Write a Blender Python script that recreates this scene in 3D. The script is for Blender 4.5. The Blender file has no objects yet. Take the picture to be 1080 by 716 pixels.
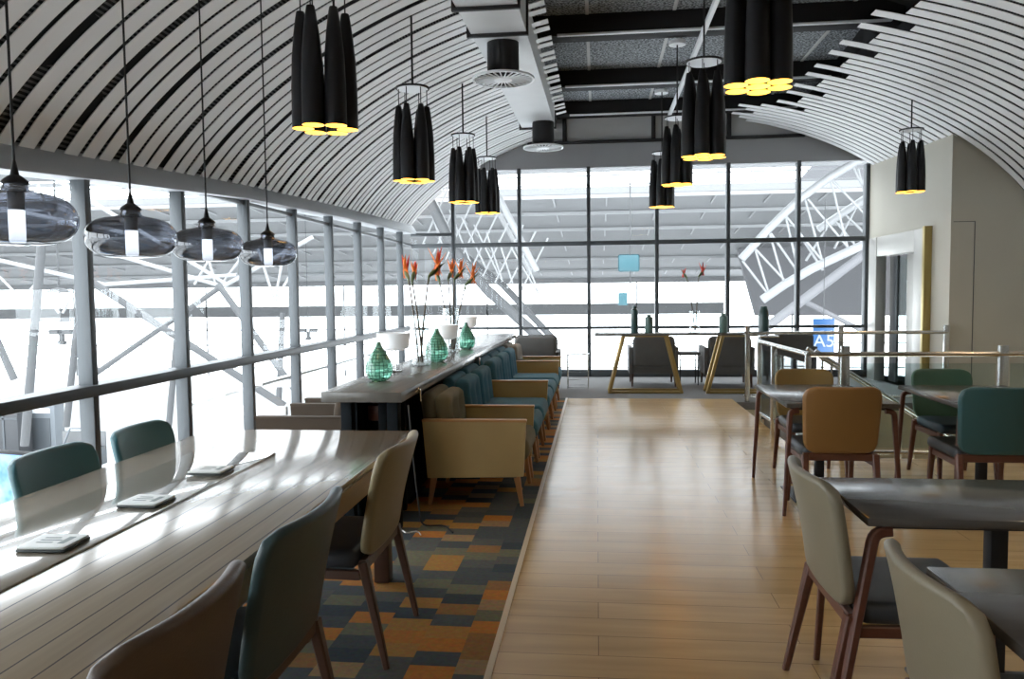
import bpy, bmesh, math, random
from math import sin, cos, pi, sqrt, atan2, radians as R
from mathutils import Vector as V, Matrix
random.seed(7)
C = bpy.context.scene.collection
# ------------------------------------------------------------------ camera
F, PITCH, YAW, ROLL, EYE = 820.0, .0602, .1093, -.011, 1.5
cp, sp, cy, sy = cos(PITCH), sin(PITCH), cos(YAW), sin(YAW)
fw = V((-sy*cp, cy*cp, -sp)); r0 = V((cy, sy, 0)); u0 = r0.cross(fw)
rt = r0*cos(ROLL)+u0*sin(ROLL); up = -r0*sin(ROLL)+u0*cos(ROLL)
cam = bpy.data.cameras.new('camera'); co = bpy.data.objects.new('camera', cam); C.objects.link(co)
m = Matrix((rt, up, -fw)).transposed().to_4x4(); m.translation = V((0, 0, EYE)); co.matrix_world = m
cam.sensor_width = 36; cam.lens = 36*F/1080; cam.clip_end = 500; cam.clip_start = .05
bpy.context.scene.camera = co

def at(x, y, Y):                       # survey helper: the world point seen at a photo pixel at depth Y
    d = rt*((x-540)/F)-up*((y-358)/F)+fw
    t = Y/d.y
    return V((d.x*t, Y, EYE+d.z*t))

# ------------------------------------------------------------------ materials
def nt(mat): return mat.node_tree.nodes, mat.node_tree.links
def mat(name, col, rough=.5, metal=0, spec=.5, bump=0, bscale=60, var=0, vscale=4, coat=0, emit=None, es=0, stretch=None, sheen=0):
    m = bpy.data.materials.new(name); m.use_nodes = True
    n, l = nt(m); b = n['Principled BSDF']
    b.inputs['Base Color'].default_value = (*col, 1); b.inputs['Roughness'].default_value = rough
    b.inputs['Metallic'].default_value = metal; b.inputs['Specular IOR Level'].default_value = spec
    b.inputs['Coat Weight'].default_value = coat; b.inputs['Sheen Weight'].default_value = sheen
    if emit: b.inputs['Emission Color'].default_value = (*emit, 1); b.inputs['Emission Strength'].default_value = es
    if bump or var:
        tc = n.new('ShaderNodeTexCoord'); mp = n.new('ShaderNodeMapping'); l.new(tc.outputs['Object'], mp.inputs[0])
        if stretch: mp.inputs['Scale'].default_value = stretch
    if var:
        t = n.new('ShaderNodeTexNoise'); t.inputs['Scale'].default_value = vscale; t.inputs['Detail'].default_value = 5
        l.new(mp.outputs[0], t.inputs['Vector'])
        mx = n.new('ShaderNodeMix'); mx.data_type = 'RGBA'
        mx.inputs[6].default_value = (*[c*(1-var) for c in col], 1); mx.inputs[7].default_value = (*[min(1, c*(1+var)) for c in col], 1)
        l.new(t.outputs['Fac'], mx.inputs[0]); l.new(mx.outputs[2], b.inputs['Base Color'])
    if bump:
        t = n.new('ShaderNodeTexNoise'); t.inputs['Scale'].default_value = bscale; l.new(mp.outputs[0], t.inputs['Vector'])
        bp = n.new('ShaderNodeBump'); bp.inputs['Strength'].default_value = bump; bp.inputs['Distance'].default_value = .004
        l.new(t.outputs['Fac'], bp.inputs['Height']); l.new(bp.outputs[0], b.inputs['Normal'])
    return m

def math_node(n, l, op, a, b=None, c=None):
    q = n.new('ShaderNodeMath'); q.operation = op
    for i, v in enumerate((a, b, c)):
        if v is None: continue
        if isinstance(v, (int, float)): q.inputs[i].default_value = v
        else: l.new(v, q.inputs[i])
    return q.outputs[0]

def mat_glass(name, tint=(.9, .94, .95), refl=.07, rough=0.0, mult=.3):
    m = bpy.data.materials.new(name); m.use_nodes = True; n, l = nt(m); n.clear()
    o = n.new('ShaderNodeOutputMaterial'); tr = n.new('ShaderNodeBsdfTransparent'); gl = n.new('ShaderNodeBsdfGlossy')
    tr.inputs[0].default_value = (*tint, 1); gl.inputs['Roughness'].default_value = rough
    lw = n.new('ShaderNodeLayerWeight'); lw.inputs[0].default_value = .25
    f = math_node(n, l, 'MULTIPLY_ADD', lw.outputs['Fresnel'], mult, refl)
    mx = n.new('ShaderNodeMixShader'); l.new(f, mx.inputs[0]); l.new(tr.outputs[0], mx.inputs[1]); l.new(gl.outputs[0], mx.inputs[2])
    l.new(mx.outputs[0], o.inputs[0]); return m

def mat_smoked(name):                 # smoked blown glass, denser where one looks through more of it
    m = bpy.data.materials.new(name); m.use_nodes = True; n, l = nt(m); n.clear()
    o = n.new('ShaderNodeOutputMaterial'); tr = n.new('ShaderNodeBsdfTransparent'); gl = n.new('ShaderNodeBsdfGlossy')
    gl.inputs['Roughness'].default_value = .02
    lw = n.new('ShaderNodeLayerWeight'); lw.inputs[0].default_value = .35
    cr = n.new('ShaderNodeValToRGB'); l.new(lw.outputs['Facing'], cr.inputs[0])
    cr.color_ramp.elements[0].color = (.5, .52, .57, 1); cr.color_ramp.elements[1].color = (.16, .17, .2, 1)
    l.new(cr.outputs[0], tr.inputs[0])
    f = math_node(n, l, 'MULTIPLY_ADD', lw.outputs['Fresnel'], .6, .05)
    mx = n.new('ShaderNodeMixShader'); l.new(f, mx.inputs[0]); l.new(tr.outputs[0], mx.inputs[1]); l.new(gl.outputs[0], mx.inputs[2])
    l.new(mx.outputs[0], o.inputs[0]); return m

def mat_wood_floor():
    m = mat('oak planks', (.45, .33, .2), .28); n, l = nt(m); b = n['Principled BSDF']
    tc = n.new('ShaderNodeTexCoord')
    br = n.new('ShaderNodeTexBrick'); l.new(tc.outputs['Object'], br.inputs[0])
    br.offset = .37; br.inputs['Scale'].default_value = 1; br.inputs['Mortar Size'].default_value = .0018
    br.inputs['Brick Width'].default_value = 1.35; br.inputs['Row Height'].default_value = .185; br.inputs['Bias'].default_value = -.1
    br.inputs['Color1'].default_value = WF1; br.inputs['Color2'].default_value = WF2
    br.inputs['Mortar'].default_value = (.2, .13, .075, 1)
    mp = n.new('ShaderNodeMapping'); mp.inputs['Scale'].default_value = (1.0, 9, 1); l.new(tc.outputs['Object'], mp.inputs[0])
    t = n.new('ShaderNodeTexNoise'); t.inputs['Scale'].default_value = 1.5; t.inputs['Detail'].default_value = 6; l.new(mp.outputs[0], t.inputs['Vector'])
    cr = n.new('ShaderNodeValToRGB'); l.new(t.outputs['Fac'], cr.inputs[0])
    cr.color_ramp.elements[0].position = .3; cr.color_ramp.elements[0].color = (.88, .87, .86, 1)
    cr.color_ramp.elements[1].position = .7; cr.color_ramp.elements[1].color = (1.08, 1.08, 1.08, 1)
    mx = n.new('ShaderNodeMix'); mx.data_type = 'RGBA'; mx.blend_type = 'MULTIPLY'; mx.inputs[0].default_value = 1
    l.new(br.outputs['Color'], mx.inputs[6]); l.new(cr.outputs[0], mx.inputs[7]); l.new(mx.outputs[2], b.inputs['Base Color'])
    f = math_node(n, l, 'MULTIPLY_ADD', t.outputs['Fac'], .10, .16); l.new(f, b.inputs['Roughness'])
    t2 = n.new('ShaderNodeTexNoise'); t2.inputs['Scale'].default_value = 3.5; l.new(tc.outputs['Object'], t2.inputs['Vector'])
    bp = n.new('ShaderNodeBump'); bp.inputs['Strength'].default_value = .18; bp.inputs['Distance'].default_value = .01
    l.new(t2.outputs['Fac'], bp.inputs['Height']); l.new(bp.outputs[0], b.inputs['Normal'])
    return m
WF1 = (.56, .39, .19, 1); WF2 = (.47, .32, .145, 1)

def mat_carpet():                     # patchwork of staggered rectangles
    m = mat('patchwork carpet', (.1, .1, .1), .95, spec=.1); n, l = nt(m); b = n['Principled BSDF']
    tc = n.new('ShaderNodeTexCoord'); s = n.new('ShaderNodeSeparateXYZ'); l.new(tc.outputs['Object'], s.inputs[0])
    iy = math_node(n, l, 'FLOOR', math_node(n, l, 'DIVIDE', s.outputs[1], .125))
    sh = math_node(n, l, 'MULTIPLY', math_node(n, l, 'MODULO', math_node(n, l, 'ADD', iy, 200), 2), .0)
    ix = math_node(n, l, 'FLOOR', math_node(n, l, 'DIVIDE', math_node(n, l, 'ADD', s.outputs[0], sh), .19))
    iy2 = math_node(n, l, 'FLOOR', math_node(n, l, 'DIVIDE', math_node(n, l, 'MULTIPLY_ADD', math_node(n, l, 'MODULO', math_node(n, l, 'ADD', ix, 200), 2), .06, s.outputs[1]), .125))
    cb = n.new('ShaderNodeCombineXYZ'); l.new(ix, cb.inputs[0]); l.new(iy2, cb.inputs[1])
    wn = n.new('ShaderNodeTexWhiteNoise'); wn.noise_dimensions = '2D'; l.new(cb.outputs[0], wn.inputs['Vector'])
    cr = n.new('ShaderNodeValToRGB'); cr.color_ramp.interpolation = 'CONSTANT'; l.new(wn.outputs['Value'], cr.inputs[0])
    cols = [(0, (.075, .085, .09)), (.2, (.10, .105, .10)), (.36, (.055, .068, .08)), (.5, (.42, .17, .045)), (.63, (.15, .145, .10)), (.74, (.36, .19, .06)), (.84, (.30, .20, .11)), (.92, (.26, .14, .06))]
    e = cr.color_ramp.elements; e[0].color = (*cols[0][1], 1); e[1].position = cols[1][0]; e[1].color = (*cols[1][1], 1)
    for p, c in cols[2:]: q = e.new(p); q.color = (*c, 1)
    no = n.new('ShaderNodeTexNoise'); no.inputs['Scale'].default_value = 45; l.new(tc.outputs['Object'], no.inputs['Vector'])
    mx = n.new('ShaderNodeMix'); mx.data_type = 'RGBA'; mx.blend_type = 'OVERLAY'; mx.inputs[0].default_value = .35
    l.new(cr.outputs[0], mx.inputs[6]); l.new(no.outputs['Color'], mx.inputs[7]); 
    hs = n.new('ShaderNodeHueSaturation'); hs.inputs['Saturation'].default_value = 1.0; l.new(mx.outputs[2], hs.inputs['Color']); l.new(hs.outputs[0], b.inputs['Base Color'])
    return m

def mat_lines(name, col, dark, period, width, axis=0, rough=.25, grain=True, offset=0, bump=.3):
    m = mat(name, col, rough); n, l = nt(m); b = n['Principled BSDF']
    tc = n.new('ShaderNodeTexCoord'); s = n.new('ShaderNodeSeparateXYZ'); l.new(tc.outputs['Object'], s.inputs[0])
    fr = math_node(n, l, 'FRACT', math_node(n, l, 'DIVIDE', math_node(n, l, 'ADD', s.outputs[axis], 50+offset), period))
    g = math_node(n, l, 'LESS_THAN', fr, width/period)
    mp = n.new('ShaderNodeMapping'); mp.inputs['Scale'].default_value = (25, 1.2, 25) if axis == 0 else (1.2, 25, 25); l.new(tc.outputs['Object'], mp.inputs[0])
    t = n.new('ShaderNodeTexNoise'); t.inputs['Scale'].default_value = 1.5; t.inputs['Detail'].default_value = 6; l.new(mp.outputs[0], t.inputs['Vector'])
    m1 = n.new('ShaderNodeMix'); m1.data_type = 'RGBA'; m1.inputs[6].default_value = (*[c*.82 for c in col], 1); m1.inputs[7].default_value = (*[c*1.15 for c in col], 1)
    l.new(t.outputs['Fac'], m1.inputs[0])
    m2 = n.new('ShaderNodeMix'); m2.data_type = 'RGBA'; l.new(g, m2.inputs[0]); l.new(m1.outputs[2], m2.inputs[6]); m2.inputs[7].default_value = (*dark, 1)
    l.new(m2.outputs[2], b.inputs['Base Color'])
    rr = math_node(n, l, 'MULTIPLY_ADD', g, .5, rough); l.new(rr, b.inputs['Roughness'])
    return m

def mat_speckle():                    # dark grainy acoustic board
    m = mat('acoustic board', (.05, .05, .05), .9); n, l = nt(m); b = n['Principled BSDF']
    tc = n.new('ShaderNodeTexCoord'); t = n.new('ShaderNodeTexNoise'); t.inputs['Scale'].default_value = 38; t.inputs['Detail'].default_value = 8; l.new(tc.outputs['Object'], t.inputs['Vector'])
    cr = n.new('ShaderNodeValToRGB'); l.new(t.outputs['Fac'], cr.inputs[0])
    cr.color_ramp.elements[0].position = .42; cr.color_ramp.elements[0].color = (.05, .055, .06, 1)
    cr.color_ramp.elements[1].position = .62; cr.color_ramp.elements[1].color = (.42, .45, .48, 1); l.new(cr.outputs[0], b.inputs['Base Color'])
    return m

def mat_lattice():                    # green glass with a light diamond lattice, per object around its own axis
    m = mat('green lattice glass', (.05, .3, .18), .12); n, l = nt(m); b = n['Principled BSDF']
    tc = n.new('ShaderNodeTexCoord'); s = n.new('ShaderNodeSeparateXYZ'); l.new(tc.outputs['Object'], s.inputs[0])
    an = math_node(n, l, 'ARCTAN2', s.outputs[1], s.outputs[0])
    a = math_node(n, l, 'MULTIPLY', an, 20/(2*pi)); z = math_node(n, l, 'MULTIPLY', s.outputs[2], 44)
    fa = math_node(n, l, 'PINGPONG', a, .5); fz = math_node(n, l, 'PINGPONG', z, .5)
    g = math_node(n, l, 'MULTIPLY', math_node(n, l, 'GREATER_THAN', fa, .09), math_node(n, l, 'GREATER_THAN', fz, .09))
    mx = n.new('ShaderNodeMix'); mx.data_type = 'RGBA'; l.new(g, mx.inputs[0]); mx.inputs[6].default_value = (.015, .13, .085, 1); mx.inputs[7].default_value = (.30, .68, .50, 1)
    l.new(mx.outputs[2], b.inputs['Base Color']); b.inputs['Transmission Weight'].default_value = .55
    return m

def mat_vault_back():                 # dark mesh backing seen through the gaps, with fine ribs
    m = mat('perforated dark backing', (.03, .03, .033), .8); n, l = nt(m); b = n['Principled BSDF']
    tc = n.new('ShaderNodeTexCoord'); s = n.new('ShaderNodeSeparateXYZ'); l.new(tc.outputs['Object'], s.inputs[0])
    an = math_node(n, l, 'ARCTAN2', math_node(n, l, 'SUBTRACT', s.outputs[2], 1.0), math_node(n, l, 'SUBTRACT', s.outputs[0], 1.1))
    fr = math_node(n, l, 'FRACT', math_node(n, l, 'MULTIPLY', an, 150))
    g = math_node(n, l, 'GREATER_THAN', fr, .55)
    n2 = n.new('ShaderNodeTexNoise'); n2.inputs['Scale'].default_value = 1.3; l.new(tc.outputs['Object'], n2.inputs['Vector'])
    g2 = math_node(n, l, 'MULTIPLY', g, math_node(n, l, 'GREATER_THAN', n2.outputs['Fac'], .44))
    mx = n.new('ShaderNodeMix'); mx.data_type = 'RGBA'; l.new(g2, mx.inputs[0]); mx.inputs[6].default_value = (.008, .008, .01, 1); mx.inputs[7].default_value = (.13, .13, .13, 1)
    l.new(mx.outputs[2], b.inputs['Base Color']); return m

M = {}
M['floor'] = mat_wood_floor(); M['carpet'] = mat_carpet()
M['gcarpet'] = mat('grey carpet', (.13, .13, .13), .95, var=.25, vscale=30)
M['wall'] = mat('painted plaster', (.44, .415, .35), .6, var=.04, vscale=2)
M['wallback'] = mat('painted back wall', (.5, .46, .38), .7, var=.04, vscale=2)
M['header'] = mat('grey header board', (.3, .3, .31), .7, var=.05)
M['header2'] = mat('pale header board', (.5, .5, .5), .7, var=.05)
M['frame'] = mat('grey aluminium', (.065, .073, .08), .45, .2, var=.08)
M['beam'] = mat('painted edge beam', (.33, .345, .36), .5, .1, var=.05)
M['slat'] = mat('grey metal slat', (.74, .745, .75), .38, .0, var=.05, vscale=3)
M['back'] = mat_vault_back()
M['black'] = mat('matt black', (.012, .012, .014), .6)
M['voidblack'] = mat('black soffit with shade', (.01, .01, .012), .8)
M['blackmetal'] = mat('black metal shade', (.010, .010, .012), .38, .0, spec=.4, var=.1)
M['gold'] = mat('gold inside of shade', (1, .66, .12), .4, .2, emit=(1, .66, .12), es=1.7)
M['bulb'] = mat('lit bulb', (1, .9, .6), .3, emit=(1, .85, .5), es=6)
M['whitemetal'] = mat('white painted steel', (.78, .8, .82), .4)
M['duct'] = mat('galvanised duct', (.60, .61, .62), .5, .15, var=.07)
M['speckle'] = mat_speckle()
M['glass'] = mat_glass('window glass', (.95, .97, .98), .006, 0, .06)
M['railglass'] = mat_glass('balustrade glass', (.86, .92, .92), .04)
M['clear'] = mat_glass('clear vase glass', (.93, .95, .95), .06)
M['smoke'] = mat_smoked('smoked glass')
M['chrome'] = mat('chrome', (.8, .8, .8), .12, 1)
M['steel'] = mat('brushed stainless steel', (.62, .62, .6), .24, 1, var=.08)
M['doorsteel'] = mat('brushed door steel', (.42, .41, .385), .4, .5, var=.06)
M['gilt'] = mat('gilded edge', (.4, .31, .12), .35, .8)
M['tube'] = mat('frosted lamp tube', (.9, .95, 1), .4, emit=(.9, .96, 1), es=2.6)
M['tabletop'] = mat_lines('limed oak boards', (.37, .30, .215), (.06, .045, .035), .0785, .005, 0, .2, offset=.02)
M['tabletop'].node_tree.nodes['Principled BSDF'].inputs['Coat Weight'].default_value = .8; M['tabletop'].node_tree.nodes['Principled BSDF'].inputs['Coat Roughness'].default_value = .13
M['strip'] = mat('limed oak strip', (.37, .32, .25), .16, coat=.8, var=.12, vscale=2, stretch=(20, 1, 20))
M['apron'] = mat('oak apron', (.42, .27, .13), .45, var=.2, vscale=2, stretch=(2, 2, 20))
M['darktop'] = mat('dark stained table top', (.085, .078, .072), .17, var=.2, vscale=2, stretch=(1, 14, 1))
M['counter'] = mat('dark wood counter top', (.13, .125, .115), .2, var=.25, vscale=2, stretch=(14, 1, 1))
M['navy'] = mat('dark navy panel', (.008, .011, .014), .8, spec=.15, var=.3, vscale=3)
M['redwood'] = mat('reddish stained wood', (.115, .042, .026), .38, var=.3, vscale=3, stretch=(3, 3, 14))
M['brownwood'] = mat('brown stained wood', (.07, .034, .022), .4, var=.3, vscale=3, stretch=(3, 3, 14))
M['legwood'] = mat('oak leg', (.42, .2, .08), .4, var=.2, vscale=3)
def leather(name, c, r=.42): return mat(name, c, r, spec=.45, bump=.12, bscale=160, var=.08, vscale=5)
M['taupe'] = leather('taupe brown leather', (.075, .05, .036)); M['tealgrey'] = leather('dark teal leather', (.03, .055, .06))
M['khaki'] = leather('khaki leather', (.24, .19, .105)); M['greige'] = leather('grey beige leather', (.19, .165, .115))
M['teal'] = leather('teal leather', (.035, .12, .14)); M['teal2'] = leather('deep teal leather', (.028, .085, .09)); M['tan'] = leather('tan leather', (.22, .11, .032)); M['mustard'] = leather('mustard tan leather', (.27, .17, .055))
M['green'] = leather('dark green leather', (.05, .11, .07)); M['seatdark'] = leather('dark seat leather', (.035, .04, .048))
M['navyseat'] = leather('navy seat leather', (.025, .05, .075))
def fabric(name, c): return mat(name, c, .9, spec=.15, bump=.35, bscale=220, var=.14, vscale=7, sheen=.1)
M['olive'] = fabric('olive fabric', (.17, .155, .105)); M['blue'] = fabric('petrol blue fabric', (.045, .14, .20))
M['greyfab'] = fabric('grey fabric', (.12, .12, .12)); M['brownfab'] = fabric('grey brown fabric', (.06, .045, .033)); M['beigefab'] = fabric('grey beige fabric', (.24, .22, .19))
M['armtan'] = leather('mustard arm panel', (.46, .34, .15), .5)
M['edgewood'] = mat('oak arm edge', (.5, .27, .1), .35, var=.15, vscale=3)
M['greenglass'] = mat_lattice()
M['darkbottle'] = mat('dark teal ceramic', (.03, .07, .07), .3); M['palebottle'] = mat('grey green ceramic', (.10, .17, .155), .35)
M['shade'] = mat('white lamp shade', (.92, .93, .95), .6, emit=(.95, .97, 1), es=.15)
M['stem'] = mat('dark flower stem', (.09, .07, .05), .6); M['petal'] = mat('orange petal', (.85, .2, .03), .5, var=.3, vscale=20)
M['petalred'] = mat('red petal', (.65, .07, .05), .5, var=.3, vscale=20); M['bract'] = mat('green bract', (.09, .12, .05), .5); M['petaldark'] = mat('dark red petal', (.22, .03, .06), .5)
M['gilttable'] = mat('brass coloured frame', (.42, .30, .12), .35, .7)
M['menu'] = mat('white leaflet', (.72, .73, .72), .45); M['menutext'] = mat('grey print', (.2, .24, .24), .5); M['menuedge'] = mat('dark stand base', (.05, .06, .06), .5)
M['goldreflect'] = mat('steel rail with gold reflection', (.55, .5, .42), .2, 1)  # stainless handrail, its gold reflection put into the base colour
M['beige'] = mat('stairwell plaster', (.42, .36, .24), .6)
M['extwhite'] = mat('white painted steel truss', (.22, .225, .23), .5); M['extgrey'] = mat('grey painted steel', (.05, .052, .055), .6)
M['extroof'] = mat('hall roof lining', (.165, .168, .172), .7, var=.05, vscale=.3); M['extfloor'] = mat('pale hall floor', (.72, .73, .74), .5, var=.05, vscale=.4)
M['extwall'] = mat('grey cladding', (.10, .10, .107), .7, var=.05, vscale=.2); M['extband'] = mat('grey facade band', (.11, .113, .117), .6)
M['cable'] = mat('white cable', (.7, .7, .7), .5)
M['signblue'] = mat('blue sign face', (.012, .045, .12), .4, emit=(.06, .22, .55), es=.5); M['signwhite'] = mat('white sign lettering', (.2, .22, .24), .4, emit=(.5, .68, .85), es=.3)
M['cyan'] = mat('turquoise panel', (.03, .09, .11), .5)
M['kiosk'] = mat('pale kiosk body', (.12, .135, .15), .5); M['kioskdark'] = mat('grey kiosk panel', (.05, .058, .066), .5); M['kioskblock'] = mat('dark kiosk', (.03, .032, .036), .5)

# ------------------------------------------------------------------ mesh helpers
class MB:
    def __init__(s): s.bm = bmesh.new()
    def add(s, bm2, mat4=None):
        if mat4 is not None: bmesh.ops.transform(bm2, matrix=mat4, verts=bm2.verts)
        me = bpy.data.meshes.new('t'); bm2.to_mesh(me); bm2.free(); s.bm.from_mesh(me); bpy.data.meshes.remove(me); return s
    def box(s, lo, hi, bev=0, mat4=None, seg=2):
        b = bmesh.new(); bmesh.ops.create_cube(b, size=1)
        lo, hi = V(lo), V(hi); c = (lo+hi)/2; d = hi-lo
        for v in b.verts: v.co = V((v.co.x*d.x, v.co.y*d.y, v.co.z*d.z))+c
        if bev: bmesh.ops.bevel(b, geom=b.edges[:], offset=bev, segments=seg, affect='EDGES', profile=.5)
        return s.add(b, mat4)
    def sweep(s, pts, prof, closed=False, cap=True):
        """prof(i)->list of 2D offsets; swept along pts"""
        pts = [V(p) for p in pts]; n = len(pts); rings = []; prev = None
        for i, p in enumerate(pts):
            a = pts[i-1] if (i > 0 or closed) else p; b = pts[(i+1) % n] if (i < n-1 or closed) else p
            t = (b-a).normalized()
            if prev is None: ref = V((0, 0, 1)) if abs(t.z) < .9 else V((0, 1, 0)); x = t.cross(ref).normalized()
            else: x = (prev-t*prev.dot(t)).normalized()
            prev = x; y = t.cross(x)
            rings.append([s.bm.verts.new(p+x*a2+y*b2) for a2, b2 in prof(i)])
        k = len(rings[0]); m = n if closed else n-1
        for i in range(m):
            A, B = rings[i], rings[(i+1) % n]
            for j in range(k): s.bm.faces.new((A[j], A[(j+1) % k], B[(j+1) % k], B[j]))
        if cap and not closed:
            s.bm.faces.new(rings[0][::-1]); s.bm.faces.new(rings[-1])
        return s
    def pipe(s, pts, r, n=10, closed=False):
        rr = r if isinstance(r, (list, tuple)) else [r]*len(pts)
        return s.sweep(pts, lambda i: [(rr[i]*cos(2*pi*j/n), rr[i]*sin(2*pi*j/n)) for j in range(n)], closed)
    def bar(s, pts, w, h):            # rectangular section
        ww = w if isinstance(w, (list, tuple)) else [w]*len(pts); hh = h if isinstance(h, (list, tuple)) else [h]*len(pts)
        def pr(i):
            a, b = ww[i]/2, hh[i]/2; c = min(a, b)*.35
            return [(a, -b+c), (a, b-c), (a-c, b), (-a+c, b), (-a, b-c), (-a, -b+c), (-a+c, -b), (a-c, -b)]
        return s.sweep(pts, pr)
    def lathe(s, prof, c=(0, 0, 0), n=28, mat4=None):
        b = bmesh.new(); rings = []
        for r, z in prof:
            if r < 1e-5: rings.append([b.verts.new((0, 0, z))])
            else: rings.append([b.verts.new((r*cos(2*pi*j/n), r*sin(2*pi*j/n), z)) for j in range(n)])
        for A, B in zip(rings, rings[1:]):
            for j in range(n):
                q = [A[j % len(A)], A[(j+1) % len(A)], B[(j+1) % len(B)], B[j % len(B)]]
                u = []; [u.append(v) for v in q if v not in u]
                if len(u) > 2: b.faces.new(u)
        return s.add(b, (mat4 or Matrix.Identity(4)) @ Matrix.Translation(c) if mat4 else Matrix.Translation(c))
    def poly(s, pts, depth):          # prism: polygon pts extruded by vector depth
        d = V(depth); A = [s.bm.verts.new(V(p)) for p in pts]; B = [s.bm.verts.new(V(p)+d) for p in pts]; n = len(pts)
        s.bm.faces.new(A[::-1]); s.bm.faces.new(B)
        for i in range(n): s.bm.faces.new((A[i], A[(i+1) % n], B[(i+1) % n], B[i]))
        return s
    def pillow(s, w, h, t, rc, er, func, nu=18, nv=18, front=None):
        """rounded slab in the x-z plane, thickness t along y, corner radius rc, soft edge er; func bends it"""
        def samples(L, n):
            e = [0, er*.12, er*.35, er*.7, er]; e = [a/L for a in e]
            mid = [e[-1]+(1-2*e[-1])*k/n for k in range(1, n)]
            return e+mid+[1-a for a in e[::-1]]
        U, Vv = samples(w, nu), samples(h, nv)
        def pos(u, v):
            x, z = u*w, v*h; cx = min(x, w-x); cz = min(z, h-z); e = min(cx, cz)
            if rc > 0 and cx < rc and cz < rc:
                a, b = (rc-cx)/rc, (rc-cz)/rc; e = rc*(1-max(a, b))
                a2, b2 = a*sqrt(1-b*b/2), b*sqrt(1-a*a/2); nx, nz = rc-a2*rc, rc-b2*rc
                x = nx if x < w/2 else w-nx; z = nz if z < h/2 else h-nz
            k = 1-min(1, e/er); return x-w/2, z, t/2*sqrt(max(0, 1-k*k))
        nU, nV = len(U), len(Vv); G = {}
        for sd in (-1, 1):
            for i, u in enumerate(U):
                for j, v in enumerate(Vv):
                    edge = i in (0, nU-1) or j in (0, nV-1)
                    if edge and sd == 1: G[sd, i, j] = G[-1, i, j]; continue
                    x, z, th = pos(u, v); y = sd*th
                    if front and sd == 1 and not edge: y += front(x, z)
                    G[sd, i, j] = s.bm.verts.new(func(x, y, z))
        for sd in (-1, 1):
            for i in range(nU-1):
                for j in range(nV-1):
                    q = [G[sd, i, j], G[sd, i+1, j], G[sd, i+1, j+1], G[sd, i, j+1]]
                    s.bm.faces.new(q if sd == -1 else q[::-1])
        return s
    def build(s, name, m, parent=None, smooth=True, ang=40, loc=None):
        bmesh.ops.recalc_face_normals(s.bm, faces=s.bm.faces[:])
        me = bpy.data.meshes.new(name); s.bm.to_mesh(me); s.bm.free()
        if smooth:
            me.polygons.foreach_set('use_smooth', [True]*len(me.polygons)); me.set_sharp_from_angle(angle=R(ang))
        me.materials.append(M[m] if isinstance(m, str) else m)
        o = bpy.data.objects.new(name, me); C.objects.link(o)
        if parent: o.parent = parent
        if loc: o.location = loc
        return o

def thing(name, label, cat, loc=(0, 0, 0), rz=0, group=None):
    o = bpy.data.objects.new(name, None); C.objects.link(o); o.location = loc; o.rotation_euler = (0, 0, rz)
    o['label'] = label; o['category'] = cat
    if group: o['group'] = group
    return o
def tag(o, label, cat, group=None):
    o['label'] = label; o['category'] = cat
    if group: o['group'] = group
    return o
def struct(o): o['kind'] = 'structure'; return o
def sroot(name, loc=(0, 0, 0)):
    o = bpy.data.objects.new(name, None); C.objects.link(o); o.location = loc; o['kind'] = 'structure'; return o
def dup(root, loc, rz, label, group=None):
    r = root.copy(); C.objects.link(r); r.location = loc; r.rotation_euler = (0, 0, rz); r['label'] = label
    if group: r['group'] = group
    for ch in list(root.children):
        c = ch.copy(); C.objects.link(c); c.parent = r
        for g in ch.children:
            d = g.copy(); C.objects.link(d); d.parent = c
    return r
def lerp(a, b, t): return a+(b-a)*t
def interp(y, T):
    if y <= T[0][0]: return T[0][1]
    for (a, p), (b, q) in zip(T, T[1:]):
        if y <= b: return lerp(p, q, (y-a)/(b-a))
    return T[-1][1]
DZ = [(-3, -.62), (2, -.5), (4, -.37), (6, -.25), (8, -.17), (10, -.1), (13.8, 0)]
def dz(y): return interp(y, DZ)
def arch(x, y=13.8, off=0):
    u = min(1, abs(x-1.1)/4.9); return 1.33+(3.15+off)*sqrt(1-u*u)+dz(y)

# ------------------------------------------------------------------ room shell
XW, YF, XR, YB = -3.32, 13.8, 4.57, 10.72        # window wall, far wall, box wall and its front
struct(MB().box((-.42, -3, -.12), (1.85, 10.95, 0)).box((1.85, -3, -.12), (6.5, 7.12, 0)).build('floor', 'floor'))
struct(MB().box((-3.6, -3, -.12), (-.44, 10.95, 0)).build('floor', 'carpet'))
struct(MB().box((-3.6, 10.95, -.12), (1.85, 14, 0)).box((1.85, 10.62, -.12), (5.2, 14, 0)).build('floor', 'gcarpet'))
struct(MB().box((-.445, -3, -.1), (-.418, 10.95, .005)).build('trim_1', mat('pale edge strip', (.6, .5, .36), .35)))
# stairwell below the floor: faces of the opening, landing and flight
st = sroot('wall_stairwell')
b = MB().box((1.85, 10.6, -3.2), (5.9, 10.66, -.1)).box((1.8, 7.12, -3.2), (1.86, 10.6, -.12)).box((1.85, 7.06, -3.2), (6.5, 7.12, -.1)).box((5.9, 7.1, -3.2), (5.96, 10.72, 0)); b.build('plaster', 'beige', st)
b = MB()
for i in range(14): b.box((2.2+.26*i, 7.7, -.17*(i+1)-.2), (2.2+.26*(i+1)+.02, 10.55, -.17*(i+1)), .005)
b.build('step', 'header', st)
MB().box((1.86, 7.2, -.62), (2.2, 10.6, -.5)).build('landing', 'header', st)

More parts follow.
